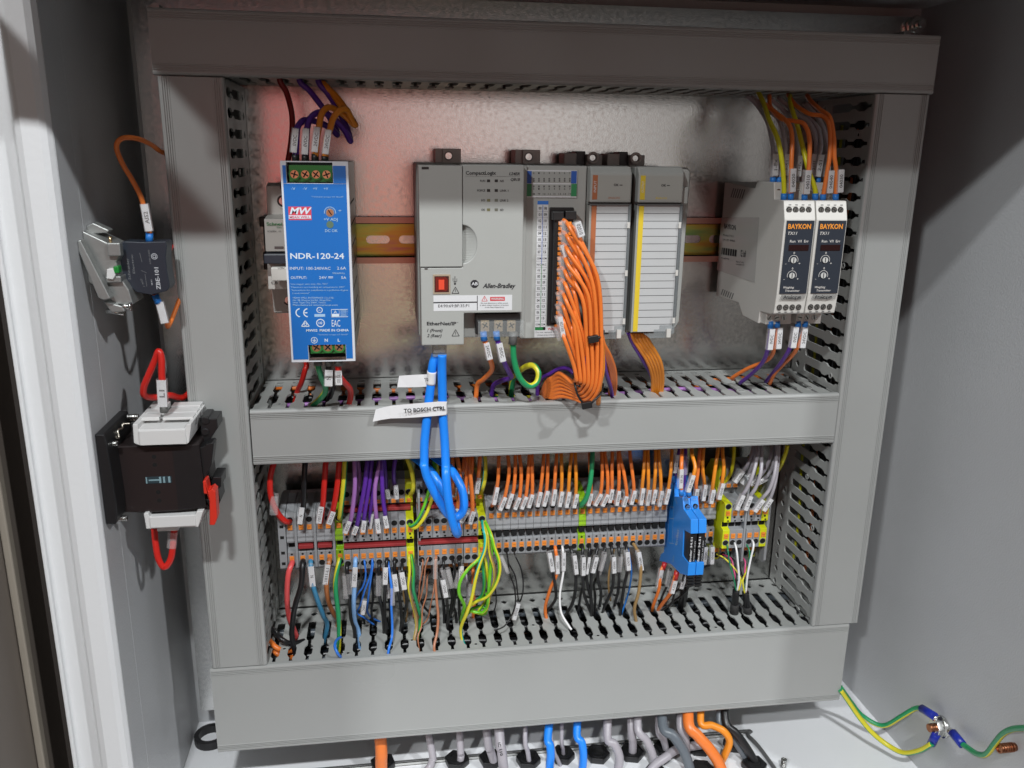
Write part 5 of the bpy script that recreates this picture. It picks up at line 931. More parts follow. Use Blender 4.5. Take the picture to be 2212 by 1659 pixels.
# relay wires
W('orange wire with marker A1S1 under the left relay', 'orange', 1.4, [(190, 955, -40), (160, 1030, -44), (150, 1150, -48), (105, 1280, -40), (95, 1330, -34)], 'I', marks=[(165, 1005, 140, 1138, -45, 'A1S1', 3.2)], ferr=[(192, 955, 178, 1010, -42, FRD, 2.0)], group=BOTG)
W('orange wire with marker A1S1 under the right relay', 'orange', 1.5, [(285, 1020, -66), (268, 1080, -66), (235, 1190, -62), (170, 1280, -50), (135, 1330, -40)], 'I', marks=[(272, 1088, 245, 1185, -65, 'A1S1', 3.4)], ferr=[(288, 1020, 275, 1082, -66, FRD, 2.2)], group=BOTG)
for l_, pts, mk in (('black wire with shaded sleeve right of the A1S1 markers', [(345, 1040, -64), (310, 1150, -58), (245, 1200, -50), (180, 1290, -42)], (345, 1060, 318, 1150, -60, '24VDC', 3.2)), ('black wire between the two A1S1 markers', [(240, 1000, -50), (215, 1120, -50), (175, 1210, -46), (140, 1310, -38)], (235, 1010, 212, 1130, -50, None, 3)), ('black wire bending low under the right relay', [(345, 1160, -50), (275, 1180, -52), (245, 1270, -50), (165, 1330, -42)], None), ('black wire dropping from the lower relay clip', [(380, 1080, -60), (385, 1120, -60), (355, 1180, -54), (270, 1250, -46), (200, 1310, -40)], None)):
    W(l_, 'black', 1.0, pts, 'I', marks=[mk] if mk else [], group=BOTG)
W('thick black sleeve standing in the duct under the relays', 'black', 3.6, [(345, 1130, -52), (340, 1200, -46), (325, 1290, -36)], 'I', n=14, group=BOTG)
W('white core curling beside the thick black sleeve', 'white', .7, [(355, 1060, -58), (368, 1110, -56), (355, 1150, -52)], 'I', group=BOTG)
W('black wire with marker 05040 below the terminals', 'black', 1.0, [('X', 192.7, -44, ZC-18.4), (560, 830, -52), (555, 955, -54), (500, 990, -50), (440, 1010, -46)], 'I', marks=[(561, 826, 556, 958, -55, '05040', 3.2)], group=BOTG)
W('black wire with shaded marker 05030 beside the relays', 'black', 1.0, [('X', 187, -44, ZC-18.4), (510, 830, -50), (500, 960, -50), (450, 990, -46)], 'I', marks=[(512, 828, 498, 962, -50, '05030', 3.0)], group=BOTG)
# sensor cables
for k, (l_, p0, p1, p2) in enumerate((('left black sensor cable rising from the bottom duct', (748, 1170, -62), (738, 1270, -58), (728, 1400, -52)), ('right black sensor cable rising from the bottom duct', (820, 1185, -62), (832, 1290, -58), (845, 1410, -52)))):
    P3 = at('I', *p2); W(l_, 'black', 2.9, [(p0[0], p0[1], p0[2]), p1, p2, ('X', P3.x+1, -48, -250)], 'I', n=14, name='sensor_cable', cat='cable')
    b = MB(); q0, q1 = at('I', *p1), at('I', *p2); b.cyl(q0, q0+(q1-q0)*.8, 3.6, mat('black_shrink_sleeve', (.02, .02, .02), .6), 16); build('shrink_sleeve', b, [o for o in COL.objects if o.get('label') == l_][0], tuple(P3+Vector((1, 0, 0))*0) if 0 else tuple(Vector((P3.x+1, -48, -250))), recalc=False)
xs = lambda u: at('I', u, 770, -56).x
cores = [('left green core of the sensor cables', 'green', [('X', xs(692), -50, ZC-17.5), (684, 860, -62), (698, 960, -62), (730, 1080, -62), (748, 1175, -62)]), ('left white core of the sensor cables', 'white', [('X', xs(745), -50, ZC-17.5), (748, 840, -62), (762, 960, -64), (770, 1080, -64), (755, 1175, -62)]),
 ('right green core of the sensor cables', 'green', [('X', xs(825), -50, ZC-17.5), (850, 860, -62), (845, 960, -62), (825, 1080, -62), (812, 1190, -62)]), ('right white core of the sensor cables', 'white', [('X', xs(878), -50, ZC-17.5), (884, 810, -62), (862, 920, -63), (838, 1040, -64), (822, 1190, -62)]),
 ('long yellow core of the sensor cables coming from the left', 'earthy', [(596, 888, -44), (650, 915, -48), (710, 970, -54), (765, 1040, -60), (785, 1100, -63), (765, 1175, -62)]), ('left pink core of the sensor cables', 'pink', [('X', xs(692)+2, -38, ZC-37), (705, 920, -50), (728, 1000, -56), (745, 1080, -60), (752, 1170, -62)]),
 ('left black core of the sensor cables', 'black', [('X', xs(715), -38, ZC-37), (728, 930, -52), (742, 1010, -57), (748, 1100, -61), (746, 1170, -62)]), ('right yellow core of the sensor cables', 'earthy', [(838, 980, -54), (822, 1030, -58), (800, 1090, -63), (805, 1150, -63), (815, 1195, -62)]),
 ('right pink core of the sensor cables', 'pink', [('X', xs(800), -38, ZC-37), (812, 930, -52), (815, 1030, -58), (828, 1110, -61), (826, 1190, -62)]), ('right black core of the sensor cables', 'black', [(805, 890, -50), (776, 930, -54), (785, 1020, -58), (818, 1120, -61), (820, 1190, -62)])]
for l_, cc, pts in cores: W(l_, cc, .85 if 'white' in l_ else .65, pts, 'I', group='thin cores of the two sensor cables')
# ================================================================== WIRES OF THE UPPER ROW
UG = 'wires of the upper devices'
W('dark red wire from the top duct down behind the power supply', 'darkred', 1.9, [('X', at('f', 180, 80, -60).x, -60, 196), (190, 95, -60), (270, 230, -58), (330, 420, -54), (362, 620, -52), (355, 850, -50), (310, 1180, -48), ('X', -140, -47, 119)], 'f', group=UG)
Yt = -107
W('purple wire under the first 0VDC marker, arching low', 'purple', 2.0, [(410, 1200, Yt), (420, 900, Yt-1), (440, 740, Yt+1), (520, 650, Yt+6), (640, 650, -92), (800, 700, -84), (930, 780, -78), (1000, 850, -72), (975, 760, -68), (860, 560, -64), (720, 370, -62), (600, 220, -60), (470, 95, -60), ('X', at('f', 460, 60, -60).x, -60, 198)], 'f', marks=[(418, 762, 388, 1098, Yt-1, '0VDC', 3.6)], ferr=[(410, 1120, 408, 1220, Yt, FBK, 2.3)], group=UG)
W('purple wire under the second 0VDC marker, long arch to the right', 'purple', 2.0, [(550, 1200, Yt), (560, 900, Yt-1), (572, 760, Yt+1), (620, 610, Yt+4), (740, 535, -98), (880, 570, -90), (1010, 680, -84), (1110, 800, -80), (1185, 940, -76), (1150, 800, -70), (1060, 600, -66), (960, 410, -62), (850, 250, -60), (735, 105, -60), ('X', at('f', 730, 60, -60).x, -60, 198)], 'f', marks=[(562, 762, 545, 1125, Yt-1, '0VDC', 3.6)], ferr=[(548, 1130, 548, 1220, Yt, FBK, 2.3)], group=UG)
W('amber wire under the first 24VDC marker, upper arch', 'amber', 2.0, [(688, 1200, Yt), (710, 900, Yt-1), (740, 740, Yt), (775, 560, Yt+3), (860, 465, -99), (970, 490, -92), (1090, 570, -86), (1250, 715, -80), (1190, 600, -74), (1080, 430, -68), (960, 280, -62), (860, 200, -60), (770, 110, -58)], 'f', marks=[(722, 742, 682, 1092, Yt-1, '24VDC', 3.6)], ferr=[(685, 1120, 685, 1220, Yt, FBK, 2.3)], group=UG)
W('amber wire under the second 24VDC marker, curling over the first', 'amber', 2.0, [(828, 1200, Yt), (855, 900, Yt-1), (895, 770, Yt), (940, 620, Yt+2), (1030, 505, -102), (1120, 490, -96), (1165, 550, -90), (1210, 650, -84), (1255, 710, -79), (1150, 590, -72), (1020, 400, -66), (900, 230, -60), (790, 110, -58)], 'f', marks=[(880, 782, 835, 1120, Yt-1, '24VDC', 3.6)], ferr=[(825, 1150, 824, 1220, Yt, FBK, 2.3)], group=UG)
W('dark red wire from the circuit breaker down to the middle duct', 'red', 2.0, [('X', -137, -46, 34), (435, 1040, -46), (425, 1150, -48), (385, 1290, -44), (340, 1390, -38), ('X', -142, -38, -44)], 'e', group=UG)
W('green and yellow earth wire under the power supply', 'earthg', 2.1, [(570, 1040, -104), (572, 1110, -104), (608, 1230, -98), (652, 1330, -92), (645, 1400, -86), (580, 1480, -80), (515, 1545, -72), ('X', -131, -66, -46)], 'e', stripe='earthy', tw=.01, ferr=[(570, 1045, 572, 1095, -104, FGY, 2.9)], group=UG)
W('black wire marked N under the power supply', 'black', 2.0, [(690, 1040, -104), (692, 1200, -102), (740, 1320, -84), (715, 1410, -60), ('X', -120, -50, -46)], 'e', marks=[(695, 1140, 690, 1315, -104, 'N', 5.0)], ferr=[(690, 1040, 692, 1100, -104, FGY, 2.7)], group=UG)
W('red wire marked 1011-L1 under the power supply', 'red', 2.1, [(797, 1040, -104), (800, 1190, -103), (850, 1270, -98), (920, 1350, -88), (932, 1430, -78), (910, 1540, -70), ('X', -105, -64, -46)], 'e', marks=[(800, 1145, 805, 1300, -104, '1011-L1', 4.2)], ferr=[(797, 1040, 798, 1100, -104, FGY, 2.8)], group=UG)
# controller supply
W('orange wire with 24VDC marker on the controller supply terminals', 'orange', 1.8, [(522, 1240, -102), (530, 1300, -102), (560, 1400, -98), (572, 1470, -88), (520, 1530, -76), (480, 1570, -66), ('X', at('C', 470, 1600, -60).x, -60, -42)], 'C', marks=[(535, 1300, 558, 1402, -101, '24VDC', 3.8, -1, True)], ferr=[(518, 1235, 524, 1290, -103, FBL, 2.3)], group=UG)
W('purple wire with 0VDC marker on the controller supply terminals', 'purple', 1.8, [(600, 1240, -102), (610, 1300, -102), (645, 1415, -98), (680, 1490, -90), (690, 1520, -80), (630, 1540, -70), (580, 1575, -60), ('X', at('C', 560, 1600, -52).x, -52, -42)], 'C', marks=[(615, 1302, 640, 1415, -101, '0VDC', 4.0, -1, True)], ferr=[(598, 1232, 604, 1285, -103, FBL, 2.3)], group=UG)
W('looped green and yellow earth wire of the controller', 'earthg', 2.2, [(705, 1240, -102), (702, 1310, -102), (712, 1420, -100), (745, 1520, -98), (800, 1572, -96), (850, 1550, -94), (862, 1490, -92), (830, 1445, -88), (775, 1455, -80), (730, 1500, -66), (700, 1540, -52), ('X', at('C', 690, 1560, -46).x, -46, -44)], 'C', stripe='earthy', tw=.03, ferr=[(706, 1235, 700, 1312, -103, FGY, 2.9)], group=UG)
# analog module harness
W('purple wire hanging from the output module', 'purple', 1.4, [(1420, 1240, -92), (1450, 1310, -88), (1510, 1410, -80), (1560, 1500, -68), (1575, 1570, -56), ('X', at('C', 1585, 1620, -50).x, -50, -46)], 'C', group=UG)
for k in range(5):
    W('amber wire hanging from the output module, %s from the left' % ordn(k+1), 'amber', 1.5, [(1440+k*22, 1240, -92), (1458+k*22, 1290, -90), (1535+k*20, 1410, -82), (1570+k*16, 1510, -72), (1572+k*14, 1620, -60), ('X', at('C', 1580+k*12, 1650, -56).x, -56, -46)], 'C', group=UG)
# big orange harness of the input connector
HG = 'orange wires of the harness tied beside the controller'
N = 19
for k in range(N):
    v0 = 150+k*46; u0 = 440-k*2.2+(62 if k % 2 else 0); ly = k % 3; f_ = k/(N-1)
    tu = 738-k*13.6+(k % 2)*5; ty = -114+ly*3.2
    pts = [(u0-20, v0, -97), (u0+22, v0+22, -107), (u0+70-k*1.2, v0+100, -114.5+ly)]
    if k < 10: pts += [(tu-34+k*1.5, v0+(1080-v0)*.48, -117+ly*2.2), (tu, 1080, ty)]
    elif k < 14: pts += [(tu-22, 1000, -115+ly*2)]
    sv = 1562-k*8.4-ly*7
    pts += [(740-k*12.2, 1240+max(0, k-15)*14, ty+1), (728-k*10.2, 1400, ty+2), (694-k*8.6, min(sv-24, 1508-k*4), -109+ly*3), (625-k*6, sv+14, -103+ly*2.5), (525-k*4, sv-16-k, -96+ly*2), (440-k*2, sv-34-k*1.4, -88+ly), (360, 1540-k*8.6-ly*7, -80), (305, 1542-k*6.5-ly*5, -72), ('X', at('g', 292-k, 1560, -64).x, -64+k, -42)]
    W(('orange wire of the tied harness, %s plugged in from the top' % ordn(k+1)) if k < N-1 else 'lowest orange wire of the tied harness, plugged in at the connector foot', 'orange', 1.42, pts, 'g', group=HG,
      marks=([(545, 170, 580, 280, -117, '02010', 4.4, -1, True)] if k == 1 else ([(412, 905, 437, 1055, -112, '02150', 3.0, -1, True)] if k == 17 else [(u0-6, v0+14, u0+20+(k % 3)*3, v0+105, -107, '' if k in (4, 9) else None, 2.4)])))
W('orange wire of the harness dropping straight at its right edge', 'amber', 1.7, [(700, 900, -112), (735, 1080, -110), (748, 1300, -108), (722, 1450, -106), (712, 1585, -98)], 'g', group=HG)
W('purple wire running down inside the orange harness', 'purple', 1.3, [(640, 860, -108), (605, 1040, -109), (618, 1150, -110), (612, 1300, -110.5), (598, 1420, -108), (560, 1500, -100)], 'g', group=HG)
W('purple wire crossing left above the harness end', 'purple', 1.5, [(560, 1400, -96), (490, 1320, -90), (420, 1310, -84), (340, 1350, -76), (250, 1420, -66), ('X', at('g', 240, 1470, -60).x, -60, -42)], 'g', group=HG)
for k in range(4):
    W('orange wire looping right from the harness into the duct, %s from the outside' % ordn(k+1), 'orange', 1.7, [(735-k*6, 1000, -104), (750-k*5, 1110, -104), (800-k*12, 1210, -98), (838-k*12, 1320, -88), (845-k*12, 1430, -78), (832-k*10, 1530, -66), ('X', at('g', 828-k*8, 1560, -60).x, -60, -44)], 'g', group=HG)
W('purple wire beside the orange wires looping right', 'purple', 1.5, [(745, 1150, -102), (768, 1320, -94), (800, 1430, -82), (820, 1520, -70), ('X', at('g', 822, 1560, -64).x, -64, -44)], 'g', group=HG)
for k, (pa, pb, ya, kx) in enumerate((((600, 1070), (748, 1062), -113.5, (672, 1085)), ((540, 1400), (745, 1450), -111, (622, 1598)))):
    t = Thing('cable_tie', ('black cable tie round the middle of the orange harness', 'black cable tie with square head hanging at the bottom of the harness')[k], 'cable tie', tuple(at('g', kx[0], kx[1], ya)), 'black cable ties')
    b = MB()
    if k == 0: pts = [at('g', 598, 1040, -104), at('g', 610, 1075, -112), at('g', 672, 1088, -115.6), at('g', 735, 1058, -113), at('g', 752, 1020, -104)]
    else: pts = [at('g', 520, 1350, -100), at('g', 532, 1440, -108), at('g', 560, 1530, -110), at('g', 622, 1598, -109), at('g', 690, 1550, -110), at('g', 735, 1500, -107), at('g', 750, 1430, -100)]
    b.tube(pts, 1.2 if k == 0 else .8, BLACK, 8); t.part('strap', b); b = MB(); c_ = at('g', kx[0], kx[1]-4, ya-(3 if k == 0 else 1)); b.obox(c_, (3.6, 0, .6), (0, 1.8, 0), (-.4, 0, 2.4), BLACK); t.part('head', b, bev=.5)
t = Thing('cable_tie', 'thin black cable tie half way down the left side of the harness', 'cable tie', tuple(at('g', 570, 1440, -106)), 'black cable ties'); b = MB(); b.tube([at('g', u, v, y) for u, v, y in ((528, 1400, -98), (545, 1432, -106), (575, 1448, -108), (600, 1430, -108))], .9, BLACK, 8); t.part('strap', b)
# -------- transmitter wires (crop D, i)
TG = 'wires of the weighing transmitters'
def tr(label, cc, pts, mk, fe, r=1.55):
    W(label, cc, r, pts, 'D', marks=[mk] if mk else [], ferr=[(*f, FBL, 2.1) for f in fe], group=TG)
tr('yellow wire at the left of the transmitter tops', 'yellow', [(335, 60, -50), (360, 110, -60), (395, 210, -85), (438, 310, -100), (462, 440, -104), (470, 560, -105), (468, 620, -105)], None, [(470, 588, 468, 622, -105)], 1.7)
tr('orange wire with marker 04020', 'orange', [(340, 70, -50), (365, 120, -60), (430, 170, -75), (492, 225, -92), (512, 300, -102), (508, 455, -106), (505, 610, -105)], (512, 460, 508, 580, -106, '04020', 4.0), [(505, 588, 504, 622, -105)])
tr('orange wire with marker 04010', 'orange', [(395, 80, -52), (400, 140, -62), (455, 200, -82), (520, 212, -92), (575, 230, -100), (602, 310, -104), (598, 465, -106), (578, 610, -105)], (590, 468, 580, 590, -106, '04010', 4.2), [(577, 592, 576, 622, -105)])
tr('yellow wire between the two transmitters', 'yellow', [(500, 80, -52), (508, 140, -66), (540, 240, -88), (575, 380, -100), (598, 470, -104), (630, 560, -105), (634, 615, -105)], None, [(633, 588, 632, 624, -105)], 1.7)
tr('orange wire with marker 04040', 'orange', [(490, 75, -50), (530, 130, -66), (600, 175, -84), (670, 188, -92), (705, 240, -100), (708, 380, -104), (690, 500, -105), (672, 610, -105)], (710, 470, 700, 585, -104, '04040', 4.0), [(673, 592, 671, 624, -105)])
tr('orange wire with marker 04030 beside the slotted duct', 'orange', [(590, 80, -50), (610, 110, -62), (660, 155, -82), (708, 195, -96), (728, 300, -103), (732, 400, -105), (740, 470, -105), (738, 610, -105)], (760, 465, 755, 582, -105, '04030', 4.0), [(738, 590, 737, 626, -105)])
for s_, pts, mk, fe in (('1-Ex', [(280, 85, -50), (330, 130, -58), (385, 220, -74), (408, 320, -84), (415, 390, -86), (413, 520, -84)], (420, 382, 418, 495, -86, '1-Ex', 4.2), (413, 503, 413, 535, -85)), ('1-S1', [(300, 85, -50), (380, 150, -60), (445, 210, -74), (472, 310, -84), (475, 390, -86), (445, 520, -84)], (480, 385, 474, 495, -86, '1-S1', 3.4), (445, 503, 445, 540, -85)),
   ('1+Ex', [(380, 85, -50), (470, 160, -60), (525, 240, -74), (540, 330, -84), (545, 395, -86), (535, 560, -84)], (548, 392, 538, 500, -86, '1+Ex', 3.6), None), ('2-S1', [(520, 110, -54), (590, 190, -66), (645, 250, -76), (662, 330, -84), (655, 390, -86), (645, 520, -84)], (658, 388, 638, 500, -86, '2-S1', 4.2), (648, 505, 642, 540, -85)),
   ('2+S1', [(440, 90, -52), (530, 170, -64), (600, 220, -72), (635, 300, -80), (635, 400, -82), (625, 520, -80)], (622, 385, 610, 500, -84, '2+S1', 3.4), None), ('2-Ex', [(575, 120, -54), (650, 200, -68), (690, 300, -78), (700, 400, -82), (690, 520, -80)], (698, 385, 688, 500, -84, '2-Ex', 3.4), None)):
    tr('grey wire with marker %s in the shaded rear row above the transmitters' % s_, 'grey', pts, mk, [fe] if fe else [])
for side, (pf_, of_, mp1, mp2, f1, f2, l_) in enumerate((([(400, 1245, -98), (400, 1290, -98), ('i', 720, 320, -96), ('i', 640, 520, -86), ('i', 480, 690, -70), ('i', 300, 830, -54)], [(435, 1245, -98), (436, 1290, -98), ('i', 820, 300, -96), ('i', 760, 440, -88), ('i', 640, 520, -80), ('i', 420, 610, -68), ('i', 200, 740, -54), ('i', 190, 770, -50)], (405, 1288, 392, 1395, -99, '0VDC', 3.8), (445, 1283, 436, 1390, -98, '24VDC', 3.8), (400, 1250, 400, 1288, -99), (435, 1250, 435, 1282, -99), 'left'),
   ([(543, 1245, -98), (542, 1285, -98), ('i', 1060, 290, -96), ('i', 950, 480, -86), ('i', 820, 650, -70), ('i', 690, 810, -54)], [(580, 1245, -98), (578, 1285, -98), ('i', 1170, 290, -96), ('i', 1080, 420, -88), ('i', 960, 540, -80), ('i', 820, 690, -68), ('i', 750, 840, -56)], (528, 1278, 512, 1385, -99, '0VDC', 4.0), (575, 1280, 560, 1385, -98, '24VDC', 4.0), (543, 1250, 542, 1280, -99), (580, 1250, 579, 1280, -99), 'right'))):
    tr('purple wire with 0VDC marker under the %s transmitter' % l_, 'purple', pf_, mp1, [f1]); tr('orange wire with 24VDC marker under the %s transmitter' % l_, 'orange', of_, mp2, [f2])
# ================================================================== WIRES INSIDE THE DUCTS, extra black ones added to darken the cavities
IG = 'wires lying inside the slotted ducts'
def run(k, axis, l0, l1, w, y, cc, r, label):
    pts = []; n = 9; ph = random.random()*6
    for i in range(n):
        l = l0+(l1-l0)*i/(n-1); a = w+math.sin(ph+i*1.7)*2.2; d = y+math.cos(ph*1.3+i*1.2)*3.5
        pts.append(('X', l, d, a) if axis == 'x' else ('X', a, d, l))
    st = 'earthg' if cc == 'earthy' else None
    W(label, cc, r, pts, None, group=IG, stripe=st, n=8)
CNAME = dict(orange='orange', black='black', earthy='green and yellow', purple='purple', blue='blue', grey='grey', red='red', amber='amber', lilac='lilac', darkgrey='dark grey', darkred='dark red')
DL = [('top duct', 'x', -195, 300, 208, [('orange', 1.6), ('grey', 1.6), ('black', 2), ('purple', 1.7)]), ('middle duct', 'x', -158, 264, -44, [('amber', 1.8), ('lilac', 1.7), ('earthy', 2), ('darkred', 1.8), ('orange', 1.7), ('purple', 1.6), ('black', 2.6), ('orange', 1.7), ('darkred', 2), ('black', 3), ('black', 2.8), ('orange', 1.9), ('black', 3), ('black', 3), ('black', 2.8), ('black', 3)]),
      ('bottom duct', 'x', -196, 292, -262, [('black', 3), ('darkgrey', 4), ('earthy', 2.2), ('orange', 2.2), ('black', 3.4), ('blue', 1.4), ('black', 3.0), ('darkgrey', 3.2), ('grey', 2.4), ('black', 2.8), ('black', 3.6), ('black', 3.2), ('black', 3.6), ('darkgrey', 3), ('black', 3.4), ('black', 3.6), ('black', 3.8), ('black', 3.6), ('black', 3.8), ('black', 3.6), ('black', 3.8), ('black', 3.8)]),
      ('left duct', 'z', -215, 175, -186, [('black', 2.8), ('black', 3), ('red', 2), ('black', 3), ('earthy', 1.8), ('black', 3), ('black', 3.2), ('black', 3)]), ('right duct', 'z', -215, 175, 292, [('darkred', 1.8), ('black', 2.6), ('black', 2.8), ('yellow', 1.2), ('purple', 1.6), ('black', 2.8), ('orange', 1.4), ('black', 3), ('black', 3), ('black', 3.2), ('black', 3), ('black', 3.2)])]
CNAME['yellow'] = 'yellow'
for nm, ax, l0, l1, w0, lst in DL:
    seen = {}
    for k, (cc, r) in enumerate(lst):
        lay = k % 3; big = nm == 'bottom duct'; wd = 34 if big else 18
        w_ = w0-wd/2+wd*((k*37) % 10)/9+ (4 if nm == 'middle duct' and k < 3 else 0); y = -70+(k % 4)*18.5
        seen[cc] = seen.get(cc, 0)+1; dup = sum(1 for c_, _ in lst if c_ == cc)
        run(k, ax, l0+random.uniform(0, 8), l1-random.uniform(0, 12), w_, y, cc, r, ('%s wire lying inside the %s, seen through its slots' % (CNAME[cc], nm)) if dup == 1 else ('%s wire lying inside the %s, %s of its colour from the front' % (CNAME[cc], nm, ordn(seen[cc]))))
# orange and red cable ends crowding the left end of the bottom duct
for k, (cc, a) in enumerate((('orange', (40, 1420)), ('orange', (60, 1500)), ('black', (110, 1330)), ('black', (60, 1560)), ('blue', (5, 1640)))):
    u, v = a; W('%s wire crowding the left corner of the bottom duct, %s from the top' % (CNAME[cc], ordn(k+1)), cc, 2.1, [(u-60, v-60, -46), (u, v, -54), (u+70, v+75, -60), (u+180, v+120, -58), (u+330, v+90, -50)], 'b', group=IG)
W('thin blue wire looping out of the bottom duct in front of a finger', 'blue', 1.1, [(870, 1375, -62), (820, 1410, -72), (800, 1480, -80), (830, 1560, -84), (870, 1610, -80)], 'b', group=BOTG)
# ================================================================== LEFT WALL
# ---- contact block of the push button
st_ = Thing('switch_contact', 'black contact block on a zinc collar screwed to the left cabinet wall', 'switch', (-249, -112, 72))
b = MB(); q = lambda u, v, y: at('E', u, v, y)
# collar: stepped cast body standing on the wall
y0, y1 = -134, -92
b.prism([(-249, 97), (-240.5, 92.5), (-232, 88), (-229, 87.5), (-229, 82), (-231.5, 78), (-230.5, 70), (-226, 61), (-224.5, 52), (-231, 50), (-236, 54), (-240, 58), (-246, 64), (-249, 66)], 'y', -121, -96, CAST)
b.prism([(-249, 92), (-247, 92.5), (-236, 63), (-234, 57.5), (-238, 56.5), (-241, 58), (-249, 86)], 'y', -131, -124, CAST)
b.prism([(-249, 99), (-245, 101), (-236, 96.5), (-237, 95), (-249, 94)], 'y', -113, -104, CAST)
b.box(-238, -229, -124, -112, 66, 70, CAST); b.box(-235, -227.5, -124, -118, 82, 90, CAST); b.prism([(-240, 55), (-236, 48), (-228, 48.5), (-229, 52)], 'y', -126, -118, CAST)
st_.part('collar', b, bev=.7)
b = MB(); b.cyl((-246, -104, 74), (-240, -104, 74), 13.5, BLACK, 28); st_.part('mounting_ring', b)
b = MB(); b.cyl((-232, -124, 51.5), (-225, -124.5, 51.5), 1.8, STEEL, 12); b.cyl((-225.5, -124.5, 51.5), (-224.5, -124.5, 51.5), 2.6, STEEL, 14); b.cyl((-240, -122, 48.6), (-230, -122, 47), 1.6, STEEL, 10); b.cyl((-233.5, -121, 89), (-233.5, -121, 93.5), 1.0, BRASS, 10)
for k in range(3): b.ring((-231+k*1.2, -119, 86-k*.6), (1, 0, 0), 2.4, 1.7, .5, STEEL, 14)
st_.part('fixing_screws', b)
b = MB(); b.prism([(-236, 74.5), (-232.4, 74.8), (-231.6, 70.6), (-233.2, 68.2), (-236.8, 68.8)], 'y', -125.5, -118, WHITEP); b.box(-232.4, -229.4, -125, -119, 72, 76, mat('green_contact_plastic', (.01, .22, .03), .4)); st_.part('contact_plunger', b, bev=.4)
b = MB(); ya = -113.5; pts = [(440, 800), (470, 795), (600, 800), (735, 795), (742, 830), (735, 900), (745, 990), (762, 1090), (745, 1120), (640, 1145), (545, 1128), (510, 1100), (500, 1070), (470, 1040), (440, 985)]
b.prism([(at('E', u, v, ya).x, at('E', u, v, ya).z) for u, v in pts], 'y', ya, ya+15, NAVY); blk = st_.part('contact_block', b, bev=.5)
b = MB()
def et(s_, u0, v0, u1, v1, h, m, bold=.01):
    p, q_ = at('E', u0, v0, ya-.12), at('E', u1, v1, ya-.12); r_ = at('E', u0-h, v0, ya-.12); upd = (r_-p); b.text(s_, p, q_-p, upd, m, bold=bold)
GI = mat('dim_grey_ink', (.16, .17, .18), .5); WI2 = mat('cool_white_ink', (.5, .52, .55), .5)
et('ZBE-101', 703, 1110, 686, 965, 26, WI2, .02); et('Schneider', 508, 1045, 492, 905, 16, GI); et('Electric', 535, 1005, 520, 880, 14, GI); et('1 NO', 600, 1090, 580, 1040, 12, GI); et('A300 Q300', 640, 945, 628, 850, 9, GI); et('IEC', 650, 1080, 645, 1045, 7, WI2)
c_ = at('E', 661, 893, ya-.12); arc(b, c_, 1.7, 0, 360, .35, ya-.12, WI2, 20); arc(b, c_, .9, 0, 360, .35, ya-.12, WI2, 16)
for p0, p1 in (((565, 870), (580, 930)), ((610, 1000), (575, 985)), ((612, 1090), (600, 1010))):
    p, q_ = at('E', *p0, ya-.12), at('E', *p1, ya-.12); d_ = (q_-p).normalized(); nn = Vector((-d_.z, 0, d_.x))*.12; b.add([p-nn, q_-nn, q_+nn, p+nn], [(0, 1, 2, 3)], GI)
st_.part('printing', b, parent=blk, recalc=False)
W('orange wire with marker AIS2 arching over the contact block', 'orange', 1.55, [('X', -200, -60, 142), (725, 215, -74), (640, 160, -90), (560, 125, -100), (480, 115, -106), (428, 135, -108), (415, 190, -108), (455, 290, -108), (515, 390, -108), (572, 500, -108), (600, 600, -107), (628, 730, -106), (628, 800, -106)], 'E', marks=[(600, 550, 632, 725, -108, 'AIS2', 4.2)], ferr=[(630, 740, 627, 800, -106.5, FBL, 2.2)], group='wires on the left cabinet wall')
W('orange wire with blank marker under the contact block', 'orange', 1.5, [(665, 1140, -106), (680, 1190, -106), (712, 1260, -105), (740, 1325, -104), (760, 1340, -96), ('X', -205, -80, 52)], 'E', marks=[(700, 1190, 735, 1325, -105, '', 4.4)], ferr=[(665, 1145, 690, 1200, -106, FBL, 2.2)], group='wires on the left cabinet wall')
W('short red wire running from the contact block behind the duct', 'red', 1.5, [(738, 880, -98), (760, 850, -90), (790, 825, -80), ('X', -196, -66, 86)], 'E', group='wires on the left cabinet wall')
# ---- main switch
ms = Thing('main_switch', 'black rotary main switch with white terminal covers on the left wall', 'switch', (-249, -112, -65))
q2 = lambda u, v, y: at('F', u, v, y)
def fp_(pts, y): return [(at('F', u, v, y).x, at('F', u, v, y).z) for u, v in pts]
b = MB(); b.prism([(-254+5, -27.5), (-243, -27.5), (-243, -37), (-241, -44), (-241, -72), (-243, -84), (-249, -84)] if 0 else [(-248.8, -24), (-243.5, -24.5), (-242.4, -31), (-241.6, -50), (-241.2, -70), (-241.6, -80), (-243, -84.5), (-248.8, -84)], 'y', -142, -92, BLACK); ms.part('base_plate', b, bev=.8)
b = MB(); ys = -124
b.prism(fp_([(240, 705), (440, 700), (650, 700), (820, 690), (835, 800), (845, 900), (858, 1000), (868, 1085), (700, 1105), (520, 1115), (300, 1118), (290, 1000), (262, 850)], ys), 'y', ys, -84, mat('dark_brown_plastic', (.022, .016, .016), .3, var=.05, vs=100)); ms.part('body', b, bev=.8)
b = MB(); b.prism(fp_([(655, 705), (822, 695), (868, 1082), (695, 1100)], ys-.15), 'y', ys-.15, ys, BLACK)
for u, v in ((543, 768), (548, 818), (570, 988), (576, 1040)):
    c_ = at('F', u, v, ys-.05); b.cyl(c_+Vector((0, .2, 0)), c_, 1.4, BLACKM, 14)
ms.part('side_panel', b)
b = MB(); p = at('F', 490, 893, ys); q_ = at('F', 655, 928, ys); b.box(p.x, q_.x, ys-.3, ys, q_.z, p.z, mat('dark_teal_window', (.03, .05, .06), .15))
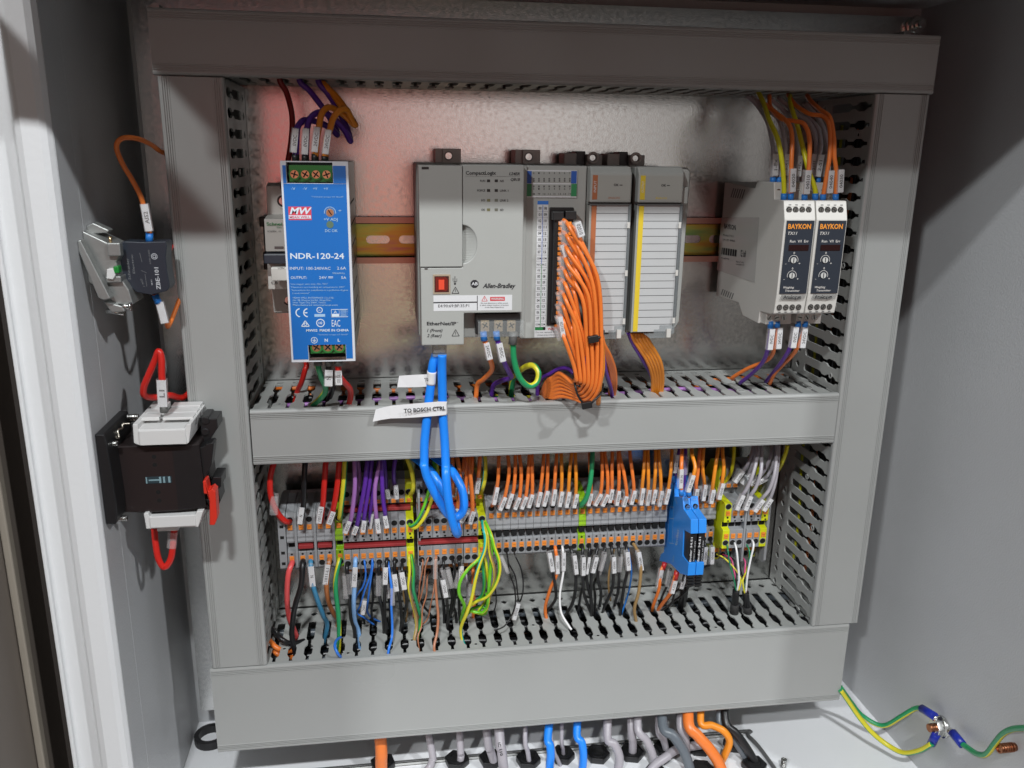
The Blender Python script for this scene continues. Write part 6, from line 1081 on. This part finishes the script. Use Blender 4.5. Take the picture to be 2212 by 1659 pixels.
for u0, u1 in ((492, 500), (575, 588), (600, 612), (632, 645)): b.box(at('F', u0, 900, ys).x, at('F', u1, 900, ys).x, ys-.45, ys-.3, q_.z+.2, p.z-.2, mat('pale_teal_plastic', (.22, .34, .38), .3))
b.box(at('F', 510, 900, ys).x, at('F', 575, 900, ys).x, ys-.4, ys-.3, (q_.z+p.z)/2-.5, (q_.z+p.z)/2+.5, mat('pale_teal_plastic', 0)); ms.part('window', b)
# right side mechanism
b = MB(); b.prism(fp_([(805, 720), (860, 700), (865, 690), (905, 680), (915, 690), (900, 820), (860, 900), (850, 1030), (905, 1035), (905, 1095), (858, 1100), (835, 1000), (815, 830)], ys+3), 'y', ys+3, ys+14, BLACK)
b.prism(fp_([(835, 520), (880, 518), (885, 530), (935, 530), (940, 590), (905, 640), (880, 690), (840, 690), (835, 600)], ys+16), 'y', ys+16, ys+34, BLACK); b.prism(fp_([(910, 880), (968, 880), (968, 940), (950, 960), (962, 1030), (940, 1080), (905, 1070), (900, 950)], ys+16), 'y', ys+12, ys+30, BLACK)
for u, v in ((862, 545), (860, 615), (930, 1030)):
    c_ = at('F', u, v, ys+15); b.cyl(c_+Vector((0, 2, 0)), c_, 2.6, BLACK, 16)
ms.part('mechanism', b, bev=.5)
b = MB(); b.prism(fp_([(845, 920), (865, 915), (880, 985), (905, 965), (925, 985), (935, 1150), (920, 1195), (888, 1195), (888, 1050), (872, 1000), (852, 1000)], ys-3), 'y', ys-3, ys+7, RED2); ms.part('red_handle', b, bev=.7)
def cover(pts_f, y, yb, ridge):
    b = MB(); b.prism(fp_(pts_f, y), 'y', y, yb, WHITEP)
    return b
b = cover([(410, 565), (440, 570), (445, 600), (735, 592), (745, 568), (775, 562), (760, 680), (745, 690), (450, 696), (418, 682)], ys-5, -86, 0)
b.box(at('F', 450, 600, ys-5).x, at('F', 740, 600, ys-5).x, ys-6.2, ys-5, at('F', 600, 690, ys-5).z, at('F', 600, 600, ys-5).z, WHITEP)
zt_ = at('F', 600, 565, ys-5).z; xa, xb_ = at('F', 412, 565, ys-5).x, at('F', 772, 565, ys-5).x
for k, (yy, hh) in enumerate(((-118, 1.4), (-106, 1.4), (-95, 3.0))):
    b.box(xa+2, xa+13, yy, yy+8, zt_-1, zt_+hh, WHITEP); b.box(xa+15, xb_-1, yy, yy+9.5, zt_-1, zt_+hh*.6, WHITEP)
    b.cyl((xb_-.4, yy+4, zt_-3), (xb_+.25, yy+4, zt_-3), 2.4, mat('cover_hole', (.25, .25, .25), .6), 14)
ms.part('terminal_cover', b, bev=.5)
b = cover([(478, 1122), (508, 1118), (515, 1145), (800, 1130), (808, 1108), (850, 1106), (818, 1205), (600, 1212), (495, 1218)], ys-3, -90, 0)
b.box(at('F', 515, 1130, ys-3).x, at('F', 800, 1130, ys-3).x, ys-4, ys-3, at('F', 600, 1205, ys-3).z, at('F', 600, 1135, ys-3).z, WHITEP); b.box(at('F', 560, 1215, ys).x, at('F', 695, 1215, ys).x, ys, ys+16, at('F', 600, 1232, ys).z, at('F', 600, 1200, ys).z, WHITEP); ms.part('terminal_cover', b, bev=.5)
b = MB()
for (u0, v0, u1, v1, y_) in ((238, 687, 320, 687, -131), (300, 1153, 378, 1153, -131), (376, 520, 446, 518, -102), (392, 536, 446, 536, -96)):
    b = MB(); p, q_ = at('F', u0, v0, y_), at('F', u1, v1, y_); b.cyl((p.x, p.y, p.z), (q_.x, p.y, p.z), 1.55, STEEL, 12)
    nn_ = int((q_.x-p.x)/1.0)
    for k in range(nn_): b.ring((p.x+.5+k, p.y, p.z), (1, 0, 0), 1.9, 1.4, .45, STEEL, 12)
    ms.part('fixing_screw', b)
b = MB(); b.tube([at('F', u, v, y) for u, v, y in ((272, 665, -126), (300, 645, -125), (325, 650, -122), (318, 605, -120), (345, 590, -116), (350, 565, -114), (395, 562, -112))], .8, mat('spring_steel', (.42, .39, .33), .35, 1.0), 8); ms.part('spring_clip', b)
LWG = 'wires on the left cabinet wall'
W('thick red wire marked L1 looping above the main switch', 'red', 2.2, [('X', -196, -60, -2), (745, 388, -76), (640, 385, -88), (540, 398, -98), (485, 385, -104), (478, 340, -107), (505, 270, -109), (548, 170, -110), (572, 112, -111), (590, 160, -112), (592, 260, -113), (602, 380, -114), (605, 480, -114)], 'F', marks=[(595, 285, 605, 450, -114, 'L1', 5.6)], ferr=[(605, 450, 606, 490, -114, FGY, 2.6)], group=LWG)
W('thick red wire looping below the main switch', 'red', 2.2, [(545, 1215, -110), (552, 1300, -112), (570, 1400, -113), (608, 1455, -113), (648, 1400, -112), (662, 1300, -111), (668, 1215, -110)], 'F', marks=[(665, 1232, 658, 1325, -111, None, 4.4)], group=LWG)
# ================================================================== RIGHT WALL EARTH STUD
es = Thing('earth_stud', 'bright nut and copper stud on the right cabinet wall', 'stud', (366, -130, -300))
b = MB(); c_ = at('J', 1500, 1000, 366, 0); b.cyl((366, c_.y, c_.z), (363.5, c_.y, c_.z), 9.0, STEEL, 28); b.cyl((363.5, c_.y, c_.z), (357.5, c_.y, c_.z), 7.6, STEEL, 6); es.part('nut', b, bev=.5)
b = MB(); b.cyl((358, c_.y, c_.z), (353, c_.y, c_.z), 3.4, COPPER, 18); es.part('threaded_stud', b, bev=.5)
LUG = mat('blue_lug_sleeve', (.01, .025, .32), .35)
def lug(label, pts, a0, a1, yd, xx=358):
    """earth wire lying near the right wall: points by crop J on planes x = const"""
    P = [at('J', u, v, x, 0) for u, v, x in pts]; org = tuple(P[-1]); b = MB(); b.tube(P, 2.1, wm('earthg'), 10, m2=wm('earthy'), tw=.004)
    o = build('earth_wire', b, None, org, recalc=False); tag(o, label, 'wire', 'green and yellow wires at the earth stud')
    b = MB(); b.cyl(at('J', a0[0], a0[1], xx, 0), at('J', a1[0], a1[1], xx, 0), 3.3, LUG, 14); build('lug_sleeve', b, o, org, recalc=False)
    b = MB(); p = at('J', a1[0], a1[1], xx+1, 0); q_ = Vector((xx+1, c_.y, c_.z)); d_ = (q_-p); d_.normalize(); b.cyl(p-d_*1, p+d_*3, 2.6, STEEL, 12); b.obox(p+d_*5, d_*3.5, Vector((0, -d_.z, d_.y))*3.2, Vector((.5, 0, 0)), STEEL); build('lug_tongue', b, o, org, recalc=False)
def lugs():
    edge = at('J', 590, 655, -78); 
    lug('earth wire ending in the upper blue lug of the stud', [(1310, 840, 358), (1250, 840, 358), (1130, 910, 354), (1000, 985, 350), (900, 975, 344), (770, 890, 334), (690, 790, 324), (590, 650, 306)], (1310, 838), (1425, 910), 0)
    lug('earth wire ending in the lower blue lug of the stud', [(1400, 1150, 356), (1290, 1210, 354), (1150, 1230, 350), (1020, 1170, 344), (880, 1060, 334), (760, 920, 324), (670, 790, 314), (590, 675, 304)], (1395, 1150), (1440, 1060), 0)
    lug('earth wire leaving the stud towards the right edge', [(1650, 1140, 358), (1720, 1190, 358), (1800, 1240, 356), (1880, 1240, 354), (1960, 1140, 352), (2030, 1060, 350), (2120, 1020, 348), (2260, 1010, 345), (2500, 1000, 340)], (1670, 1160), (1580, 1050), 0)
lugs()
sk = Thing('threaded_stud', 'short copper stud at the right edge below the earth wire', 'stud', (366, -205, -262))
b = MB(); p = at('J', 2110, 1180, 364, 0); b.cyl((366, p.y, p.z), (354, p.y, p.z), 3.0, COPPER, 18)
for k in range(6): b.ring((364-k*2, p.y, p.z), (-1, 0, 0), 3.4, 2.8, .8, COPPER, 18)
sk.part('stud', b)
# ================================================================== CABLE ENTRIES IN THE FLOOR
gp = Thing('gland_plate', 'white gland plate with dark gasket edge under the cables', 'plate', (100, -90, -355))
b = MB(); b.box(-150, 236, -200, -58, FZ, FZ+1.6, FLOORP); gp.part('sheet', b)
b = MB(); b.tube([Vector((-152, -54, FZ+2)), Vector((40, -54, FZ+2)), Vector((225, -53, FZ+2)), Vector((238, -60, FZ+2)), Vector((243, -100, FZ+2)), Vector((245, -200, FZ+2))], 1.7, DGREY, 8); gp.part('gasket', b)
b = MB(); b.box(-150, 234, -57.5, -56.3, FZ, FZ+4, STEEL); gp.part('clamping_strip', b)
GN = [(-84, -56), (-22, -60), (7, -62), (38, -67), (68, -65), (98, -68), (127.5, -70), (158, -69), (188, -70), (221, -70), (5, -95), (226, -98), (180, -98), (140, -98), (60, -98)]
gl = None
GLG = 'black cable glands in the cabinet floor'
for k, (x, y) in enumerate(GN):
    lab = 'black hexagonal cable gland nut, %s from the left in the %s row' % (ordn(k+1 if k < 10 else {10: 1, 14: 2, 13: 3, 12: 4, 11: 5}[k]), 'rear' if k < 10 else 'front')
    if gl is None:
        gl = Thing('cable_gland', lab, 'cable gland', (x, y, FZ), GLG)
        b = MB(); b.cyl((x, y, FZ+1.6), (x, y, FZ+7), 10.6, BLACK, 6); b.ring((x, y, FZ+7), (0, 0, 1), 8, 5.2, .8, BLACK, 24); gl.part('nut', b, bev=.6)
        b = MB(); b.cyl((x, y, FZ+6.6), (x, y, FZ+7.3), 5, BLACKM, 20); gl.part('bore', b)
    else:
        c2 = gl.o.copy(); COL.objects.link(c2); c2.location = Vector((x, y, FZ))*S; c2['label'] = lab
        for ch in list(gl.o.children): d = ch.copy(); COL.objects.link(d); d.parent = c2
def cable(label, cc, r, pts, crop, n=14):
    P = [px(p, crop) for p in pts]; b = MB(); b.tube(P, r, wm(cc), n); o = build('cable', b, None, tuple(P[-1]), recalc=False); tag(o, label, 'cable', 'cables entering through the floor glands'); return o
def up_(x): return ('X', x, -40, -296)
cable('thick orange cable at the left of the floor glands', 'orange', 5.0, [('X', -86, -58, -300), ('j', 145, 330, -66), ('j', 145, 430, -66), ('j', 146, 520, -64), ('X', -85, -56, -352), ('X', -85, -56, -380)], 'j')
for k, (x, r, cc, pts) in enumerate((('left', 3.0, 'grey', [('X', -50, -40, -300), ('j', 705, 385, -62), ('j', 700, 430, -64), ('j', 680, 500, -66), ('X', -50, -70, -352)]), ('second', 3.0, 'grey', [('X', -20, -44, -300), ('j', 1010, 320, -62), ('j', 1015, 390, -64), ('j', 995, 500, -62), ('X', -22, -60, -352)]), ('third', 3.5, 'grey', [('X', 2, -44, -300), ('j', 1310, 240, -66), ('j', 1335, 330, -68), ('j', 1365, 430, -68), ('j', 1370, 520, -66), ('X', 7, -62, -354)]), ('printed', 4.1, 'grey', [('X', 13, -50, -298), ('j', 1440, 230, -78), ('j', 1458, 330, -82), ('j', 1470, 440, -84), ('j', 1480, 560, -84), ('X', 14, -84, -370)]), ('thin', 2.0, 'grey', [('X', 38, -50, -300), ('j', 1715, 220, -72), ('j', 1740, 330, -74), ('j', 1760, 450, -72), ('j', 1785, 560, -70), ('X', 38, -67, -356)]))):
    o = cable('pale grey cable at the floor glands, %s' % {'left': 'first to the right of the orange one', 'second': 'second to the right of the orange one', 'third': 'left of the one printed 1C 110', 'printed': 'printed 1C 110 along its side', 'thin': 'thin one left of the first blue cable'}[x], cc, r, pts, 'j')
    if x == 'printed':
        b = MB(); p, q_ = at('j', 1415, 250, -86.4), at('j', 1445, 395, -87.6); b.text('IC 110', p, q_-p, (at('j', 1445, 240, -86.4)-p), INK, bold=.02); build('printing', b, o, tuple(px(pts[-1], 'j')), recalc=False)
fl = [('blue cable at the floor glands, left of the two', 'lan', 3.2, [('X', 62, -50, -298), (285, 660, -78), (300, 730, -84), (305, 800, -86), (298, 900, -86), ('X', 55, -86, -375)]), ('blue cable at the floor glands, right of the two', 'lan', 3.1, [('X', 86, -50, -298), (485, 640, -76), (520, 710, -82), (530, 800, -84), (522, 900, -84), ('X', 78, -84, -375)]),
 ('thin grey cable between the two blue cables', 'grey', 1.4, [('X', 70, -50, -300), (380, 680, -68), (390, 760, -68), (395, 850, -66), ('X', 68.5, -65, -356)]), ('thin slanting grey cable beside the left blue one', 'grey', 1.4, [('X', 55, -50, -306), (320, 740, -72), (350, 820, -74), (385, 900, -74)]),
 ('pale grey cable curving right of the empty gland', 'grey', 3.0, [('X', 112, -50, -298), (695, 660, -78), (745, 720, -84), (780, 810, -86), (775, 920, -86), ('X', 120, -86, -375)]), ('pale grey cable dropping into the gland right of the empty one', 'grey', 2.9, [('X', 130, -48, -298), (862, 620, -72), (872, 700, -74), (870, 790, -72), ('X', 128, -70, -354)]),
 ('pale grey printed cable curving across to the right glands', 'grey', 2.8, [('X', 140, -50, -298), (905, 600, -78), (965, 690, -84), (1005, 780, -86), (1020, 850, -88), (1010, 900, -88)]), ('pale grey cable lying slanted with printing 1C 110', 'grey', 3.0, [('X', 190, -80, -340), (1185, 755, -84), (1100, 810, -90), (1030, 860, -94), (980, 920, -98)]),
 ('pale grey cable behind the slate grey one, left', 'grey', 2.5, [('X', 158, -48, -298), (1050, 610, -72), (1085, 690, -76), (1105, 770, -72), ('X', 158, -69, -354)]), ('slate grey cable crossing in front of the pale ones', 'darkgrey', 4.0, [('X', 158, -50, -296), (1080, 590, -82), (1150, 660, -90), (1220, 760, -95), (1258, 860, -97), (1275, 930, -98)]),
 ('pale grey cable right of the slate grey one', 'grey', 2.8, [('X', 178, -50, -298), (1200, 580, -76), (1235, 680, -82), (1240, 780, -84), (1235, 900, -84)]), ('thick orange cable sweeping down to the right', 'orange', 4.4, [('X', 184, -50, -294), (1255, 565, -84), (1320, 660, -92), (1400, 750, -97), (1465, 850, -100), (1500, 940, -102)]),
 ('thinner amber cable bulging right of the thick orange one', 'amber', 2.9, [('X', 198, -50, -294), (1340, 560, -80), (1420, 590, -84), (1500, 630, -88), (1540, 700, -90), (1510, 790, -90), (1490, 830, -88)]), ('dark brown cable left of the black one at the right end', 'darkgrey', 2.6, [('X', 214, -50, -294), (1470, 560, -78), (1560, 680, -84), (1640, 800, -90), (1680, 920, -94)]),
 ('black cable sweeping down at the right end of the glands', 'black', 3.4, [('X', 216, -50, -292), (1510, 550, -80), (1590, 650, -88), (1680, 780, -94), (1750, 920, -99)])]
for l_, cc, r, pts in fl: cable(l_, cc, r*(1.2 if cc == 'grey' else 1.06), pts, 'L')
sc = Thing('screw', 'small zinc screw standing on the white cabinet floor at the right', 'screw', (251, -101, FZ)); b = MB(); b.cyl((251.5, -100, FZ), (251.5, -100, FZ+9), 2.0, STEEL, 14)
for k in range(6): b.ring((251.5, -100, FZ+1.5+k*1.4), (0, 0, 1), 2.5, 1.9, .6, STEEL, 14)
sc.part('thread', b)
lr = Thing('locking_ring', 'loose black plastic ring lying on the floor at the left', 'ring', (-238, 4, FZ)); p = at('K', 195, 600, FZ+6, 2)
b = MB(); pr_ = [(math.cos(2*math.pi*i/24), math.sin(2*math.pi*i/24)) for i in range(24)]
v = []
for z, r in ((FZ, 14), (FZ+7, 14), (FZ+7, 10), (FZ, 10)): v += [(-233+r*x*1.0, -2+r*y_*1.0, z) for x, y_ in pr_]
b.add(v, [(k*24+i, k*24+(i+1) % 24, ((k+1) % 4)*24+(i+1) % 24, ((k+1) % 4)*24+i) for k in range(4) for i in range(24)], BLACK); lr.part('ring', b)
